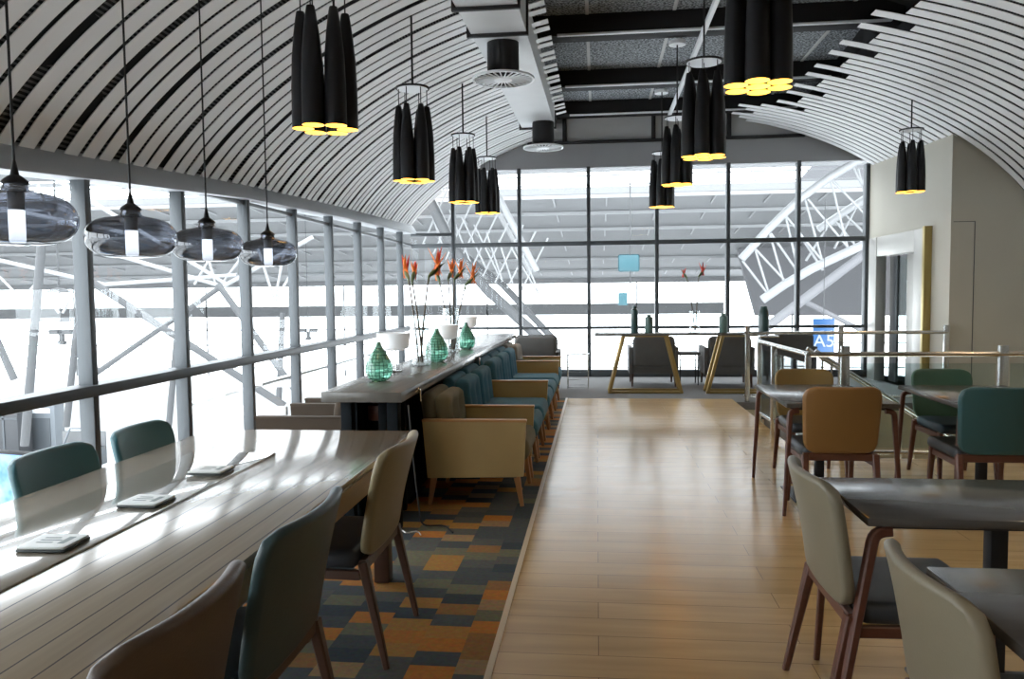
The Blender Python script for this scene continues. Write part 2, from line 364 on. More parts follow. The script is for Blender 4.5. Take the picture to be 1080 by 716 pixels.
# window wall on the left -------------------------------------------------
w = sroot('window_1')
ymull = [-3+.0]+[4.77-1.18*k for k in range(6, 0, -1)]+[4.77+1.181*k for k in range(0, 8)]
def ztop(y): return interp(y, [(-3, 1.95), (4.06, 2.21), (4.73, 2.26), (6.99, 2.40), (9.94, 2.49), (13.54, 2.56), (13.8, 2.57)])
for y in ymull[1:]: MB().box((XW-.07, y-.03, 0), (XW+.035, y+.03, ztop(y)+.06), .006).build('mullion', 'frame', w)
MB().box((XW-.09, -3, .85), (XW+.06, YF, .925), .006).build('transom', 'frame', w)
MB().box((XW-.05, -3, 2.36), (XW, YF, 2.395), .004).build('transom', 'frame', w)
MB().box((XW-.09, -3, 0), (XW+.05, YF, .08), .006).build('sill', 'frame', w)
MB().box((XW-.02, -3, .0), (XW-.012, YF, 2.72)).build('glass_pane', 'glass', w)
b = MB(); ys = [-3, 0, 2, 3, 4, 5, 6, 7, 8, 9, 10, 11, 12, 13, 13.8]
rings = []
for y in ys:
    z = ztop(y); h = .105
    rings.append([b.bm.verts.new(p) for p in ((XW-.16, y, z), (XW+.1, y, z), (XW+.1, y, z+.035), (XW+.06, y, z+h), (XW-.16, y, z+h+.3))])
for A, B in zip(rings, rings[1:]):
    for j in range(5): b.bm.faces.new((A[j], A[(j+1) % 5], B[(j+1) % 5], B[j]))
b.bm.faces.new(rings[0]); b.bm.faces.new(rings[-1][::-1])
struct(b.build('trim_2', 'beam'))
# far window wall ----------------------------------------------------------
w = sroot('window_2')
xm = [-2.55, -1.36, -.14, 1.04, 2.25, 3.42, 4.54]
for x in xm:
    top = min(3.68, arch(x)+.03); MB().box((x-.032, YF-.03, 0), (x+.032, YF+.12, top), .006).build('mullion', 'frame', w)
MB().box((XW, YF-.02, 2.31), (XR, YF+.1, 2.39), .006).build('transom', 'frame', w)
MB().box((XW, YF-.02, .84), (XR, YF+.08, .89), .006).build('transom', 'frame', w)
MB().box((XW, YF-.03, 0), (XR, YF+.1, .12), .006).build('sill', 'frame', w)
MB().box((XW, YF-.04, 2.52), (-2.55, YF+.02, 2.58), .004).build('transom', 'frame', w)
MB().poly([(XW, YF+.05, 0)]+[(XR, YF+.05, 0), (XR, YF+.05, 3.7), (-1.9, YF+.05, 3.7), (XW, YF+.05, 2.7)], (0, .008, 0)).build('glass_pane', 'glass', w)
# header above the far windows
hd = [(-2.0, 3.68)]+[(x, 3.68) for x in (-1, 0, 1, 2, 3, 4, 4.6)]+[(4.6, 3.75)]
pts = [(x, YF-.02, z) for x, z in ((-2.05, 3.66), (4.6, 3.66), (4.6, arch(4.6)+.35), (4, arch(4)+.3), (3.2, 4.12), (-.9, 4.12), (-1.3, 4.3), (-2.05, arch(-2.05)+.3))]
wf = struct(MB().poly(pts, (0, .14, 0)).build('wall_far', 'header', smooth=False))
MB().poly([(-1.3, YF+.02, 4.1), (3.6, YF+.02, 4.1), (3.6, YF+.02, 5.1), (-1.3, YF+.02, 5.1)], (0, .1, 0)).build('upper_board', 'header2', wf)
b = MB()
for x in (-.55, .98, 2.25): b.box((x-.035, YF-.06, 4.1), (x+.035, YF+.02, 4.75), .004)
b.box((-1.2, YF-.07, 4.07), (3.5, YF+.0, 4.12), .004); b.build('post', 'black', wf)
# outer covering so that daylight only comes through the glass
b = MB(); N = 30; xs = [-3.44+9.24*k/N for k in range(N+1)]
for y0, y1 in ((-3, 2), (2, 6), (6, 10), (10, 13.95)):
    r = [[b.bm.verts.new((x, y, max(arch(x, y, .15)+.12, ztop(y)+.39) if x < -3.2 else arch(x, y, .15)+.55)) for x in xs] for y in (y0, y1)]
    for i in range(N): b.bm.faces.new((r[0][i], r[0][i+1], r[1][i+1], r[1][i]))
ceil = struct(b.build('ceiling', 'voidblack'))

# ------------------------------------------------------------------ slatted vault
def strip(b, prof, y, w, t=.006):
    n = len(prof); R4 = []
    for i, (x, z) in enumerate(prof):
        a = prof[max(0, i-1)]; c = prof[min(n-1, i+1)]; tx, tz = c[0]-a[0], c[1]-a[1]; L = sqrt(tx*tx+tz*tz); nx, nz = -tz/L, tx/L
        if nz < 0: nx, nz = -nx, -nz
        R4.append([b.bm.verts.new(p) for p in ((x, y-w/2, z), (x, y+w/2, z), (x+nx*t, y+w/2, z+nz*t), (x+nx*t, y-w/2, z+nz*t))])
    for A, B in zip(R4, R4[1:]):
        for j in range(4): b.bm.faces.new((A[j], A[(j+1) % 4], B[(j+1) % 4], B[j]))
    b.bm.faces.new(R4[0][::-1]); b.bm.faces.new(R4[-1])
def prof_left(y, xe):
    p = [(XW-.05, ztop(y)+.02)]; xs = [-3.34+(.035*k if k < 10 else .35+.09*(k-10)) for k in range(45)]
    for x in xs:
        if x < xe-.03 and arch(x, y) > ztop(y)+.05: p.append((x, arch(x, y)))
    p.append((xe, arch(xe, y))); return p
def prof_right(y, x0, x1):
    n = 34; p = []
    for k in range(n+1):
        s = k/n; x = x0+(x1-x0)*(1-(1-s)**1.6); p.append((x, arch(x, y)))
    return p
left = MB(); y = -2.8; k = 0
while y < 13.72:
    strip(left, prof_left(y, (-.66 if k % 3 == 2 else -.46) if y < 12.2 else -1.0), y, .120)
    y += (.215, .17, .17)[k % 3]; k += 1
left.build('slatted_lining', 'slat', ceil, ang=30)
right = MB(); y = 7.58-.2*53; k = -53
while y < 13.75:
    e = (2.9, 2.9, 2.65, 3.09, 2.65)[k % 5]
    if y > 12.3: e = (2.5, 2.2, 2.35)[k % 3]
    strip(right, prof_right(y, e, 4.62 if y > YB else 5.86), y, .138)
    y += .2 if k % 2 else .2; k += 1
right.build('slatted_lining', 'slat', ceil, ang=30)
b = MB()
for y0, y1 in ((-3, 0), (0, 2), (2, 4), (4, 6), (6, 8), (8, 10), (10, 13.75)):
    for xa, xb in ((-3.36, -.75), (3.2, 5.88)):
        xs = [lerp(xa, xb, k/24) for k in range(25)]
        r = [[b.bm.verts.new((x, y, arch(x, y)+.05)) for x in xs] for y in (y0, y1)]
        for i in range(24): b.bm.faces.new((r[0][i], r[0][i+1], r[1][i+1], r[1][i]))
b.build('mesh_backing', 'back', ceil)
# central void: boards, beams black with their shade, flanges whitened for reflected light
b = MB().box((-1.3, -3, 4.74), (3.5, 13.75, 4.78)); b.build('acoustic_board', 'speckle', ceil)
b = MB()
for y in (2.4, 4.7, 7.0, 9.3, 11.6, 13.45): b.box((-1.25, y+.03, 4.5), (3.45, y+.30, 4.74), .01)
b.build('cross_beam', 'voidblack', ceil)
b = MB()
for y in (2.4, 4.7, 7.0, 9.3, 11.6, 13.45): b.box((-.45, y, 4.49), (3.3, y+.045, 4.515), .003)
b.box((-.5, 8.0, 4.49), (1.5, 8.12, 4.52), .003); b.build('beam_flange', 'whitemetal', ceil)
b = MB()
for x in (-.1, .9, 2.0, 2.9):
    for y in (4.7, 7.0, 9.3, 11.6): b.box((x-.02, y+.3, 4.725), (x+.02, y+2.32, 4.745))
b.build('board_seam', 'header2', ceil)
MB().box((-1.3, -3, 4.2), (-1.26, 13.75, 4.8)).box((3.5, -3, 4.14), (3.54, 13.75, 4.8)).build('void_side', 'voidblack', ceil)
tag(MB().box((1.19, 3, 4.40), (1.24, 13.4, 4.46), .004).build('ceiling_track', 'whitemetal'), 'long slim white track running down the middle of the dark ceiling', 'track')
# duct ------------------------------------------------------------------
d = thing('air_duct', 'large pale rectangular air duct hanging along the left of the dark ceiling opening', 'air duct')
b = MB(); L = []
for y in (3, 6, 8, 10, 12.1):
    z = 3.99+dz(y)-dz(12); L.append([b.bm.verts.new(p) for p in ((-1.12, y, z), (-.62, y, z), (-.62, y, z+.34), (-1.12, y, z+.34))])
for A, B in zip(L, L[1:]):
    for j in range(4): b.bm.faces.new((A[j], A[(j+1) % 4], B[(j+1) % 4], B[j]))
b.bm.faces.new(L[0]); b.bm.faces.new(L[-1][::-1]); b.build('casing', 'duct', d, smooth=False)
for y in (6.35, 7.1, 11.9):
    z = 3.99+dz(y)-dz(12); MB().box((-1.16, y-.02, z-.03), (-.60, y+.02, z+.345), .004).build('flange', 'black', d)
# air diffusers
def diffuser(name, c, r, hgt, rb, label):
    t = thing(name, label, 'ceiling vent', c, 0, 'round ceiling air diffusers')
    MB().lathe([(rb, .02), (rb, hgt), (rb*.96, hgt+.02), (0, hgt+.02)]).build('drum', 'black', t)
    b = MB().lathe([(r*.93, 0), (r, .0), (r, .02), (r*.93, .02), (r*.93, 0)], n=40)
    b.lathe([(0, -.012), (r*.1, -.01), (r*.3, .0), (r*.3, .015), (0, .015)], n=30)
    for k in range(28):
        a = 2*pi*k/28; b.bar([(r*.28*cos(a), r*.28*sin(a), .004), (r*.95*cos(a), r*.95*sin(a), .004)], .009, .012)
    b.build('grille', 'whitemetal', t)
    MB().lathe([(r*.96, .022), (rb, .05), (0, .05)]).build('plenum', 'black', t)
diffuser('ceiling_diffuser', (-.87, 7.42, 3.50), .295, .36, .15, 'larger round spoked air diffuser on a black drum under the pale duct')
diffuser('ceiling_diffuser', (-.77, 11.5, 3.60), .295, .36, .16, 'smaller looking round spoked air diffuser near the far end of the duct')
diffuser('ceiling_diffuser', (2.27, 6.95, 4.10), .30, .36, .15, 'round spoked air diffuser cut by the top edge right of the biggest black lamp')

# ------------------------------------------------------------------ box wall on the right, doors
b = MB(); z1 = 3.9
pts = [(XR, YB, 0), (6.6, YB, 0), (6.6, YB, 1.2)]+[(x, YB, arch(x, YB)+.05) for x in (5.85, 5.6, 5.3, 5.0, 4.8, 4.57)]
wr = struct(MB().poly(pts, (0, .12, 0)).build('wall_right', 'wall', smooth=False))
# side face with the doorway left open between y 11.7 and 13.35
def sidepanel(b, y0, y1, z0, zt=None): b.poly([(XR, y0, z0), (XR, y1, z0), (XR, y1, zt or arch(XR, y1)+.05), (XR, y0, zt or arch(XR, y0)+.05)], (.12, 0, 0))
b = MB(); sidepanel(b, YB+.12, 11.55, 0); sidepanel(b, 13.55, YF, 0); sidepanel(b, 11.55, 13.55, 2.3); b.build('side_face', 'wall', wr, smooth=False)
struct(MB().box((5.9, -3, 0), (6.02, YB+.1, 3.0)).build('wall_right', 'wall'))
struct(MB().box((-3.6, -3.1, 0), (6.2, -3, 4.9)).build('wall_back', 'wallback'))
b = MB()
for x in (4.86,): b.box((x, YB-.006, .0), (x+.008, YB, 2.35)); b.box((4.6, YB-.006, 2.35), (x+.008, YB, 2.358))
b.build('panel_joint', 'frame', wr)
dr = sroot('door_1')
MB().box((XR-.06, 11.35, 0), (XR+.1, 11.75, 2.33), .004).box((XR-.06, 13.25, 0), (XR+.1, 13.6, 2.33), .004).box((XR-.055, 11.75, 2.02), (XR+.1, 13.25, 2.33), .004).build('door_frame', 'doorsteel', dr)
MB().box((XR-.1, 11.28, 0), (XR-.0, 11.36, 2.35), .004).build('frame_edge', 'gilt', dr)
MB().box((XR+.12, 11.75, .0), (XR+.15, 12.45, 2.02), .003).build('door_leaf', 'doorsteel', dr)
MB().box((XR+.18, 12.4, .05), (XR+.19, 13.2, 2.0)).build('glass_leaf', 'railglass', dr)
MB().box((XR+.16, 12.95, .0), (XR+.2, 13.25, 2.02), .003).build('door_leaf', 'frame', dr)
struct(MB().box((6.2, 10.8, 0), (6.3, 13.9, 3)).build('wall_lobby', 'wall'))
struct(MB().box((4.6, 10.8, -.1), (6.3, 13.9, 0)).build('floor', 'gcarpet'))

# ------------------------------------------------------------------ dining chairs
def round_path(pts, r, n=5):
    out = [V(pts[0])]
    for a, b_, c in zip(pts, pts[1:], pts[2:]):
        a, b_, c = V(a), V(b_), V(c); d1 = (a-b_).normalized(); d2 = (c-b_).normalized(); p, q = b_+d1*r, b_+d2*r
        for k in range(n+1): t = k/n; out.append(p*(1-t)**2+b_*2*t*(1-t)+q*t*t)
    out.append(V(pts[-1])); return out
def dining_chair(label, backm, seatm, woodm, arms=False, w=.52, top=.88, lean=.07, loc=(0, 0, 0), rz=0, group=None, innerm=None):
    t = thing('dining_chair', label, 'chair', loc, rz, group)
    z0 = .44; H = top-z0
    def fb(x, y, z):
        s = z/H; bow = -.055*(1-(x/(w/2))**2)*(0.35+.65*s); return (x*(.92+.08*s), y-.235-lean*s**1.3+bow, z0+z)
    MB().pillow(w, H, .042, .085, .02, fb, 14, 10).build('backrest', backm, t)
    def fpipe(s_):                       # welt running round the rim of the shell
        return None
    MB().pillow(w-.03, .47, .075, .06, .035, lambda x, y, z: (x, z-.215, .435+y), 8, 8).build('seat', seatm, t)
    hw = w/2
    # apron under the back and seat rails
    MB().bar([(-hw+.02, -.235, .415), (hw-.02, -.235, .415)], .03, .05).build('rear_rail', woodm, t)
    for s in (-1, 1):
        MB().bar([(s*(hw-.035), -.22, .375), (s*(hw-.05), .2, .375)], .026, .04).build('side_rail', woodm, t)
        if arms:
            p = round_path([(s*(hw+.0), -.325, 0), (s*(hw+.012), -.175, .655), (s*(hw+.012), -.09, .662)], .045)
            n = len(p); MB().bar(p, [.024]+[.038]*(n-2)+[.03], [.024]+[.034]*(n-2)+[.024]).build('side_frame', woodm, t)
            MB().bar([(s*(hw-.035), .19, .42), (s*(hw-.025), .235, 0)], [.036, .022], [.036, .022]).build('leg', woodm, t)
        else:
            MB().bar([(s*(hw-.03), -.235, .43), (s*(hw-.02), -.325, 0)], [.045, .024], [.04, .024]).build('leg', woodm, t)
            MB().bar([(s*(hw-.045), .19, .42), (s*(hw-.035), .23, 0)], [.04, .024], [.04, .024]).build('leg', woodm, t)
    return t
G1 = 'chairs along the long oak table'
SX = -1.17
dining_chair('brown leather chair cut by the bottom edge, nearest beside the long table', 'taupe', 'navyseat', 'brownwood', w=.56, top=.9, lean=.085, loc=(SX+.01, 1.45, 0), rz=R(90), group=G1)
dining_chair('dark teal leather chair between the brown and the khaki chair at the long table', 'tealgrey', 'navyseat', 'brownwood', w=.58, top=.89, lean=.085, loc=(SX, 2.16, 0), rz=R(90), group=G1)
dining_chair('khaki leather chair with dark legs at the far right corner of the long table', 'khaki', 'seatdark', 'brownwood', w=.56, top=.885, lean=.085, loc=(SX, 3.22, 0), rz=R(90), group=G1)
dining_chair('teal leather chair on the window side of the long table, nearer of the two', 'teal', 'navyseat', 'brownwood', w=.52, top=.86, loc=(-1.98, 3.02, 0), rz=R(-90), group=G1)
dining_chair('teal leather chair on the window side of the long table, farther of the two', 'teal', 'navyseat', 'brownwood', w=.5, top=.86, loc=(-1.96, 3.63, 0), rz=R(-90), group=G1)
G2 = 'chairs at the small dark tables'
dining_chair('grey beige leather chair with red brown frame beside the near dark tables', 'greige', 'seatdark', 'redwood', False, .54, .87, .06, (1.06, 2.84, 0), R(-90), G2)
dining_chair('grey beige leather chair cut by the bottom edge beside the nearest dark table', 'greige', 'seatdark', 'redwood', False, .52, .84, .06, (1.09, 1.93, 0), R(-90), G2)
dining_chair('tan leather chair seen from behind in front of the small table by the railing', 'tan', 'seatdark', 'redwood', False, .50, .88, .04, (1.56, 5.42, 0), 0, G2)
dining_chair('mustard tan leather chair behind the small table, facing the camera', 'mustard', 'seatdark', 'redwood', False, .48, .84, .04, (1.70, 6.36, 0), R(180), G2)
dining_chair('dark teal leather chair seen from behind, cut by the right edge', 'teal2', 'seatdark', 'redwood', False, .54, .88, .04, (2.53, 5.42, 0), 0, G2)
dining_chair('dark green leather chair behind the right small table near the stainless railing', 'green', 'navyseat', 'redwood', False, .48, .84, .04, (2.78, 6.36, 0), R(180), G2)

# ------------------------------------------------------------------ long table
t = thing('long_table', 'long light oak communal table with grooved boards and raised centre strip', 'table', (0, 0, 0))
MB().box((-2.17, .35, .715), (-1.0, 4.14, .75), .004).build('tabletop', 'tabletop', t)
MB().box((-1.93, .35, .745), (-1.515, 3.50, .756), .003).build('centre_strip', 'strip', t)
MB().box((-2.1, .45, .60), (-1.03, 4.10, .716), .003).build('apron', 'apron', t)
for x, y in ((-2.02, .6), (-1.12, .6), (-2.02, 3.9), (-1.12, 3.9)): MB().box((x-.04, y-.04, 0), (x+.04, y+.04, .61), .005).build('leg', 'brownwood', t)
for n_, (x, y, rz, lb) in enumerate(((-1.625, 2.13, .05, 'white leaflet stand on the table strip, nearest of the three'), (-1.615, 2.60, -.04, 'white leaflet stand on the table strip, middle of the three'), (-1.625, 3.09, .02, 'white leaflet stand on the table strip, farthest of the three'))):
    m_ = thing('leaflet_holder', lb, 'leaflet', (x, y, .757), rz, 'leaflets on the long table')
    MB().pillow(.155, .135, .008, .012, .004, lambda x, y, z: (x, z-.067, .004+y), 4, 4).build('base', 'menuedge', m_)
    MB().pillow(.15, .13, .008, .012, .004, lambda x, y, z: (x, z-.065, .0122+y), 4, 4).build('leaflet', 'menu', m_)
    b = MB()
    for q in range(3): b.box((-.04, .02-.022*q, .0158), (.01+.015*(q % 2), .028-.022*q, .0168))
    b.box((.03, -.03, .0158), (.05, .035, .0168)); b.build('print', 'menutext', m_)

# ------------------------------------------------------------------ small dark tables
def small_table(label, x0, x1, y0, y1, ztab=.75, splay=.04):
    cx, cy = (x0+x1)/2, (y0+y1)/2
    t = thing('small_table', label, 'table', (cx, cy, 0), 0, 'small dark dining tables')
    a, b_ = (x1-x0)/2, (y1-y0)/2
    MB().box((-a, -b_, ztab-.03), (a, b_, ztab), .006).build('tabletop', 'darktop', t)
    MB().box((-a+.05, -b_+.05, ztab-.05), (a-.05, b_-.05, ztab-.03), .004).build('underframe', 'black', t)
    MB().box((-.03, -.03, .015), (.03, .03, ztab-.05), .006).build('column', 'black', t)
    MB().box((-.22, -.22, 0), (.22, .22, .015), .004).build('base_plate', 'frame', t)
    for sx in (-1, 1):
        for sy_ in (-1, 1):
            x, y = sx*(a-.03), sy_*(b_-.03)
            sp_ = splay if sy_ < 0 else .03
            p = round_path([(x-sx*.055, y, ztab-.05), (x, y, ztab-.055), (x+sx*sp_, y+sy_*sp_, 0)], .035, 4)
            MB().bar(p, [.034]*(len(p)-1)+[.022], [.034]*(len(p)-1)+[.022]).build('leg', 'redwood', t)
small_table('dark wood table in front of the tan chair, farther of the near tables', .88, 1.95, 2.62, 3.19, splay=.185)
small_table('dark wood table cut by the bottom right corner', .88, 1.95, 1.52, 2.17, splay=.15)
small_table('small dark table between the tan and the mustard chair', 1.24, 1.96, 5.26, 6.33)
small_table('small dark table between the green and the dark teal chair', 2.32, 3.1, 5.28, 6.3)

# ------------------------------------------------------------------ counter with lamps, vases
t = thing('bar_counter', 'long dark wood high counter with vases and lamps, armchairs along both sides', 'counter')
ZC = .9
MB().box((-1.70, 4.62, ZC-.065), (-1.19, 11.4, ZC), .005).build('worktop', 'counter', t)
MB().box((-1.62, 4.9, 0), (-1.56, 11.2, ZC-.065), .003).box((-1.42, 4.9, 0), (-1.37, 11.2, ZC-.065), .003).build('side_panel', 'navy', t)
MB().box((-1.62, 4.75, 0), (-1.55, 4.83, ZC-.065), .003).box((-1.32, 4.75, 0), (-1.25, 4.83, ZC-.065), .003).build('leg', 'navy', t)
MB().box((-1.56, 5.2, 0), (-1.32, 5.24, ZC-.065), .003).build('back_panel', 'navy', t)
MB().box((-1.52, 5.0, .66), (-1.40, 5.12, .76), .006).build('socket_box', 'redwood', t)
for y in (5.0, 7.6, 10.6): MB().pipe(round_path([(-1.20, y, ZC-.05), (-1.165, y, ZC-.02), (-1.165, y+.02, ZC-.11)], .02), .007, 8).build('hook', 'chrome', t)
tag(MB().pipe(round_path([(-1.18, 4.75, .8), (-1.15, 4.75, .4), (-1.12, 4.78, .02), (-.98, 4.85, .01), (-.9, 4.7, .01)], .06), .006, 8).build('cable', 'black'), 'black cable hanging off the near end of the dark counter to the floor', 'cable')
tag(MB().pipe([(-1.25+.16*k/10, 4.62+.04*sin(k*.9), .01+.03*sin(pi*k/10)) for k in range(11)], .004, 8).build('cable', 'cable'), 'thin white cable looped on the carpet behind the khaki chair', 'cable')

def green_vase(loc, s, label):
    prof = [(0, 0), (.045, 0), (.075, .02), (.092, .06), (.094, .095), (.082, .14), (.055, .19), (.03, .225), (.018, .25), (.014, .27), (.010, .27), (.010, .25), (0, .24)]
    P = []
    for i in range(len(prof)-1):
        for k in range(3): P.append((lerp(prof[i][0], prof[i+1][0], k/3), lerp(prof[i][1], prof[i+1][1], k/3)))
    P.append(prof[-1])
    o = MB().lathe([(r*s, z*s) for r, z in P], n=40).build('vase', 'greenglass', ang=60); o.location = loc
    tag(o, label, 'vase', 'green lattice vases on the counter')
green_vase((-1.50, 5.22, ZC), 1.0, 'green latticed teardrop vase nearest to the end of the counter')
green_vase((-1.40, 6.70, ZC), 1.08, 'green latticed teardrop vase in the middle of the counter')
green_vase((-1.40, 8.25, ZC), 1.05, 'green latticed teardrop vase farthest along the counter')

def strelitzia(name_root, stems, height, petm, petm2):
    """each stem: (base xy, top xyz, lean direction angle)"""
    for (bx, by), (tx, ty, tz), a, s in stems:
        b = MB(); pts = []
        for k in range(9):
            q = k/8; pts.append((lerp(bx, tx, q**1.4), lerp(by, ty, q**1.4), lerp(.01, tz, q)))
        b.pipe(pts, [.0095*(1-.3*k/8) for k in range(9)], 7); st_ = b.build('stem', 'stem', name_root)
        b = MB(); d = V((cos(a), sin(a), 0)); top = V((tx, ty, tz))
        b.sweep([top+V((0, 0, -.05)), top, top+d*.025*s+V((0, 0, .03)), top+d*.06*s+V((0, 0, .075)), top+d*.10*s+V((0, 0, .12))], lambda i: [((.004, .012, .02, .012, .001)[i]*cos(2*pi*j/8), (.004, .012, .022, .012, .001)[i]*1.2*sin(2*pi*j/8)) for j in range(8)])
        b.build('bract', 'bract', name_root)
        for g in range(6):
            b = MB(); e = -.25+.3*g; dd = (d*(1.0-.3*g)+V((.12*sin(g*2), .15*cos(g*3), 1.1))).normalized(); L = (.135+.02*(g % 3))*s
            side = dd.cross(V((0, 0, 1))).normalized(); o = top+d*.02*g*s*.8+V((0, 0, .01))
            b.sweep([o, o+dd*L*.3, o+dd*L*.7, o+dd*L], lambda i: [((.004, .014, .010, .0008)[i]*cos(2*pi*j/6), (.003, .005, .004, .0005)[i]*sin(2*pi*j/6)) for j in range(6)])
            b.build('petal', petm if g % 2 == 0 else petm2, name_root)
def flower_vase(loc, r, h, label, flabel, stems, p1, p2, grp=None):
    v = MB().lathe([(0, .0), (r, 0), (r, h), (r-.006, h), (r-.006, .02), (0, .02)], n=36).build('glass_vase', 'clear', ang=50); v.location = loc
    tag(v, label, 'vase', 'clear cylinder vases')
    f = thing('flower_stems', flabel, 'flowers', (loc[0], loc[1], loc[2]+.02), 0, 'bird of paradise flowers in glass vases'); strelitzia(f, stems, 0, p1, p2)
# first vase: 443,383 ; heads at 430,283 and 459,277 (depth about 6.4)
flower_vase((-1.46, 6.32, ZC), .085, .42, 'tall clear glass cylinder vase between the two nearer green vases', 'red and orange bird of paradise stems in the nearer clear vase on the counter',
  [((-.02, 0), (-.10, .05, .70), 2.2, 1.3), ((.02, -.02), (-.055, -.02, .69), 1.4, 1.0), ((0, .02), (.075, .03, .72), .6, 1.5)], 'petalred', 'petal')
flower_vase((-1.47, 7.75, ZC), .085, .45, 'tall clear glass cylinder vase beside the farthest green vase', 'cluster of orange bird of paradise stems in the farther clear vase on the counter',
  [((-.02, 0), (-.11, 0, .70), 2.2, 1.1), ((0, .02), (-.03, .05, .73), 1.2, 1.25), ((.02, -.02), (.04, 0, .72), .6, 1.3), ((.03, .01), (.15, .02, .66), .2, 1.4)], 'petal', 'petal')
def table_lamp(loc, s, label):
    t = thing('table_lamp', label, 'lamp', loc, 0, 'white shaded lamps on the counter')
    MB().lathe([(0, 0), (.07*s, 0), (.07*s, .012), (.012, .018), (0, .018)]).build('base', 'chrome', t)
    b = MB()
    for q in (-.018, .018): b.pipe([(q, 0, .015), (q, 0, .26*s)], .005, 8)
    b.build('stem', 'chrome', t)
    z = .19*s; MB().lathe([(.085*s, z), (.13*s, z+.02*s), (.148*s, z+.15*s), (.144*s, z+.15*s), (.126*s, z+.024*s), (.08*s, z+.006*s)], n=36).build('lamp_shade', 'shade', t)
table_lamp((-1.56, 5.85, ZC), .88, 'white drum lamp behind the nearest green vase on the counter')
table_lamp((-1.42, 7.15, ZC), .9, 'white drum lamp between the middle green vase and the farther flowers')
table_lamp((-1.62, 9.6, ZC), .9, 'white drum lamp farthest along the counter, partly behind flowers')

# ------------------------------------------------------------------ armchairs
def armchair(label, fabm, loc, rz, armL=True, armR=True, w=.74, armm='armtan', edgem='edgewood', legm='legwood', group='armchairs along the counter', backh=.80, tuft=True, dep=.73, seatm=None):
    """origin on the floor under the seat centre, faces +Y"""
    t = thing('armchair', label, 'armchair', loc, rz, group)
    aw = .05; iw = w-(.055 if armL else 0)-(.055 if armR else 0); cx = ((.0275 if armL else 0)-(.0275 if armR else 0))
    f = dep/2
    MB().pillow(iw, dep-.1, .17, .06, .06, lambda x, y, z: (x+cx, z-f+.12, .385+y*(1.0)+.012*cos(x*3)), 10, 10).build('seat', seatm or fabm, t)
    MB().box((-w/2+.02, -f+.04, .2), (w/2-.02, f-.06, .33), .02).build('base', seatm or fabm, t)
    H = backh-.30
    MB().pillow(iw+.01, H, .10, .09, .05, lambda x, y, z: (x+cx, y-f+.07-.055*z/H, .30+z), 10, 10).build('backrest', fabm, t)
    btn = [(bx, bz) for bz in (.24, .38) for bx in (-.2*iw, .2*iw)]
    def tf(x, z):
        if not tuft: return 0
        s = .02
        for bx, bz in btn: s -= .035*math.exp(-((x-bx)**2+(z-bz+.02)**2)/(2*.045**2))
        return s
    MB().pillow(iw-.02, H-.02, .10, .10, .05, lambda x, y, z: (x+cx, y-f+.165-.055*z/H, .30+z), 16, 16, front=tf).build('back_cushion', fabm, t)
    if tuft:
        b = MB()
        for bx, bz in btn: b.lathe([(0, -.008), (.012, -.004), (.012, .004), (0, .008)], n=10, mat4=Matrix.Translation((bx+cx, -f+.165-.055*bz/H+.038, .30+bz-.02)) @ Matrix.Rotation(R(90), 4, 'X'))
        b.build('button', fabm, t)
    for on, s in ((armL, -1), (armR, 1)):
        if not on: continue
        x = s*(w/2-aw/2)
        ap = MB().poly([(x-aw/2, -f+.03, .20), (x-aw/2, f-.02, .22), (x-aw/2, f, .60), (x-aw/2, -f-.0, .60)], (aw, 0, 0)).build('arm', armm, t, smooth=False)
        MB().box((x-aw/2-.004, -f-.004, .60), (x+aw/2+.004, f+.004, .618), .004).build('arm_edge', edgem, ap)
    for sx in (-1, 1):
        for sy_ in (-1, 1):
            MB().bar([(sx*(w/2-.05), sy_*(f-.07), .21), (sx*(w/2-.045), sy_*(f-.035), 0)], [.045, .026], [.045, .026]).build('leg', legm, t)
    return t
AX = -.86
armchair('olive tufted armchair with mustard arms, nearest along the counter', 'olive', (AX, 5.69, 0), R(-90), True, True)
armchair('petrol blue armless tufted chair right behind the olive armchair', 'blue', (AX, 6.50, 0), R(-90), False, False, .66, backh=.82)
armchair('petrol blue armless tufted chair just in front of the blue chair with a mustard arm', 'blue', (AX, 7.24, 0), R(-90), False, False, .66, backh=.82)
armchair('petrol blue tufted chair with one mustard arm on its near side', 'blue', (AX, 8.10, 0), R(-90), False, True, .72, backh=.83)
armchair('petrol blue armless tufted chair just behind the one armed blue chair', 'blue', (AX, 8.84, 0), R(-90), False, False, .66, backh=.83)
armchair('petrol blue armless tufted chair in front of the beige tufted armchair', 'blue', (AX, 9.54, 0), R(-90), False, False, .62, backh=.83)
armchair('grey beige tufted armchair with mustard arms, farthest along the counter', 'beigefab', (AX, 10.38, 0), R(-90), True, True, .76, backh=.83, seatm='blue')
armchair('grey armchair at the far end of the counter facing the camera', 'greyfab', (-.95, 11.75, 0), R(180), True, True, .78, 'greyfab', 'greyfab', 'brownwood', backh=.84, tuft=False)
armchair('grey brown armchair on the window side of the counter, nearer one', 'brownfab', (-2.12, 5.75, 0), R(90), True, True, .70, 'brownfab', 'brownfab', 'brownwood', 'armchairs on the window side of the counter', backh=.76, tuft=False)
armchair('grey brown armchair on the window side of the counter, farther one', 'brownfab', (-2.12, 6.72, 0), R(90), True, True, .70, 'brownfab', 'brownfab', 'brownwood', 'armchairs on the window side of the counter', backh=.76, tuft=False)
G3 = 'grey armchairs facing the far window'
armchair('grey square backed armchair behind the left brass table frame', 'greyfab', (.88, 12.65, 0), 0, True, True, .76, 'greyfab', 'greyfab', 'brownwood', G3, .80, False)
armchair('grey square backed armchair behind the right brass table frame', 'greyfab', (2.03, 12.6, 0), 0, True, True, .76, 'greyfab', 'greyfab', 'brownwood', G3, .80, False)
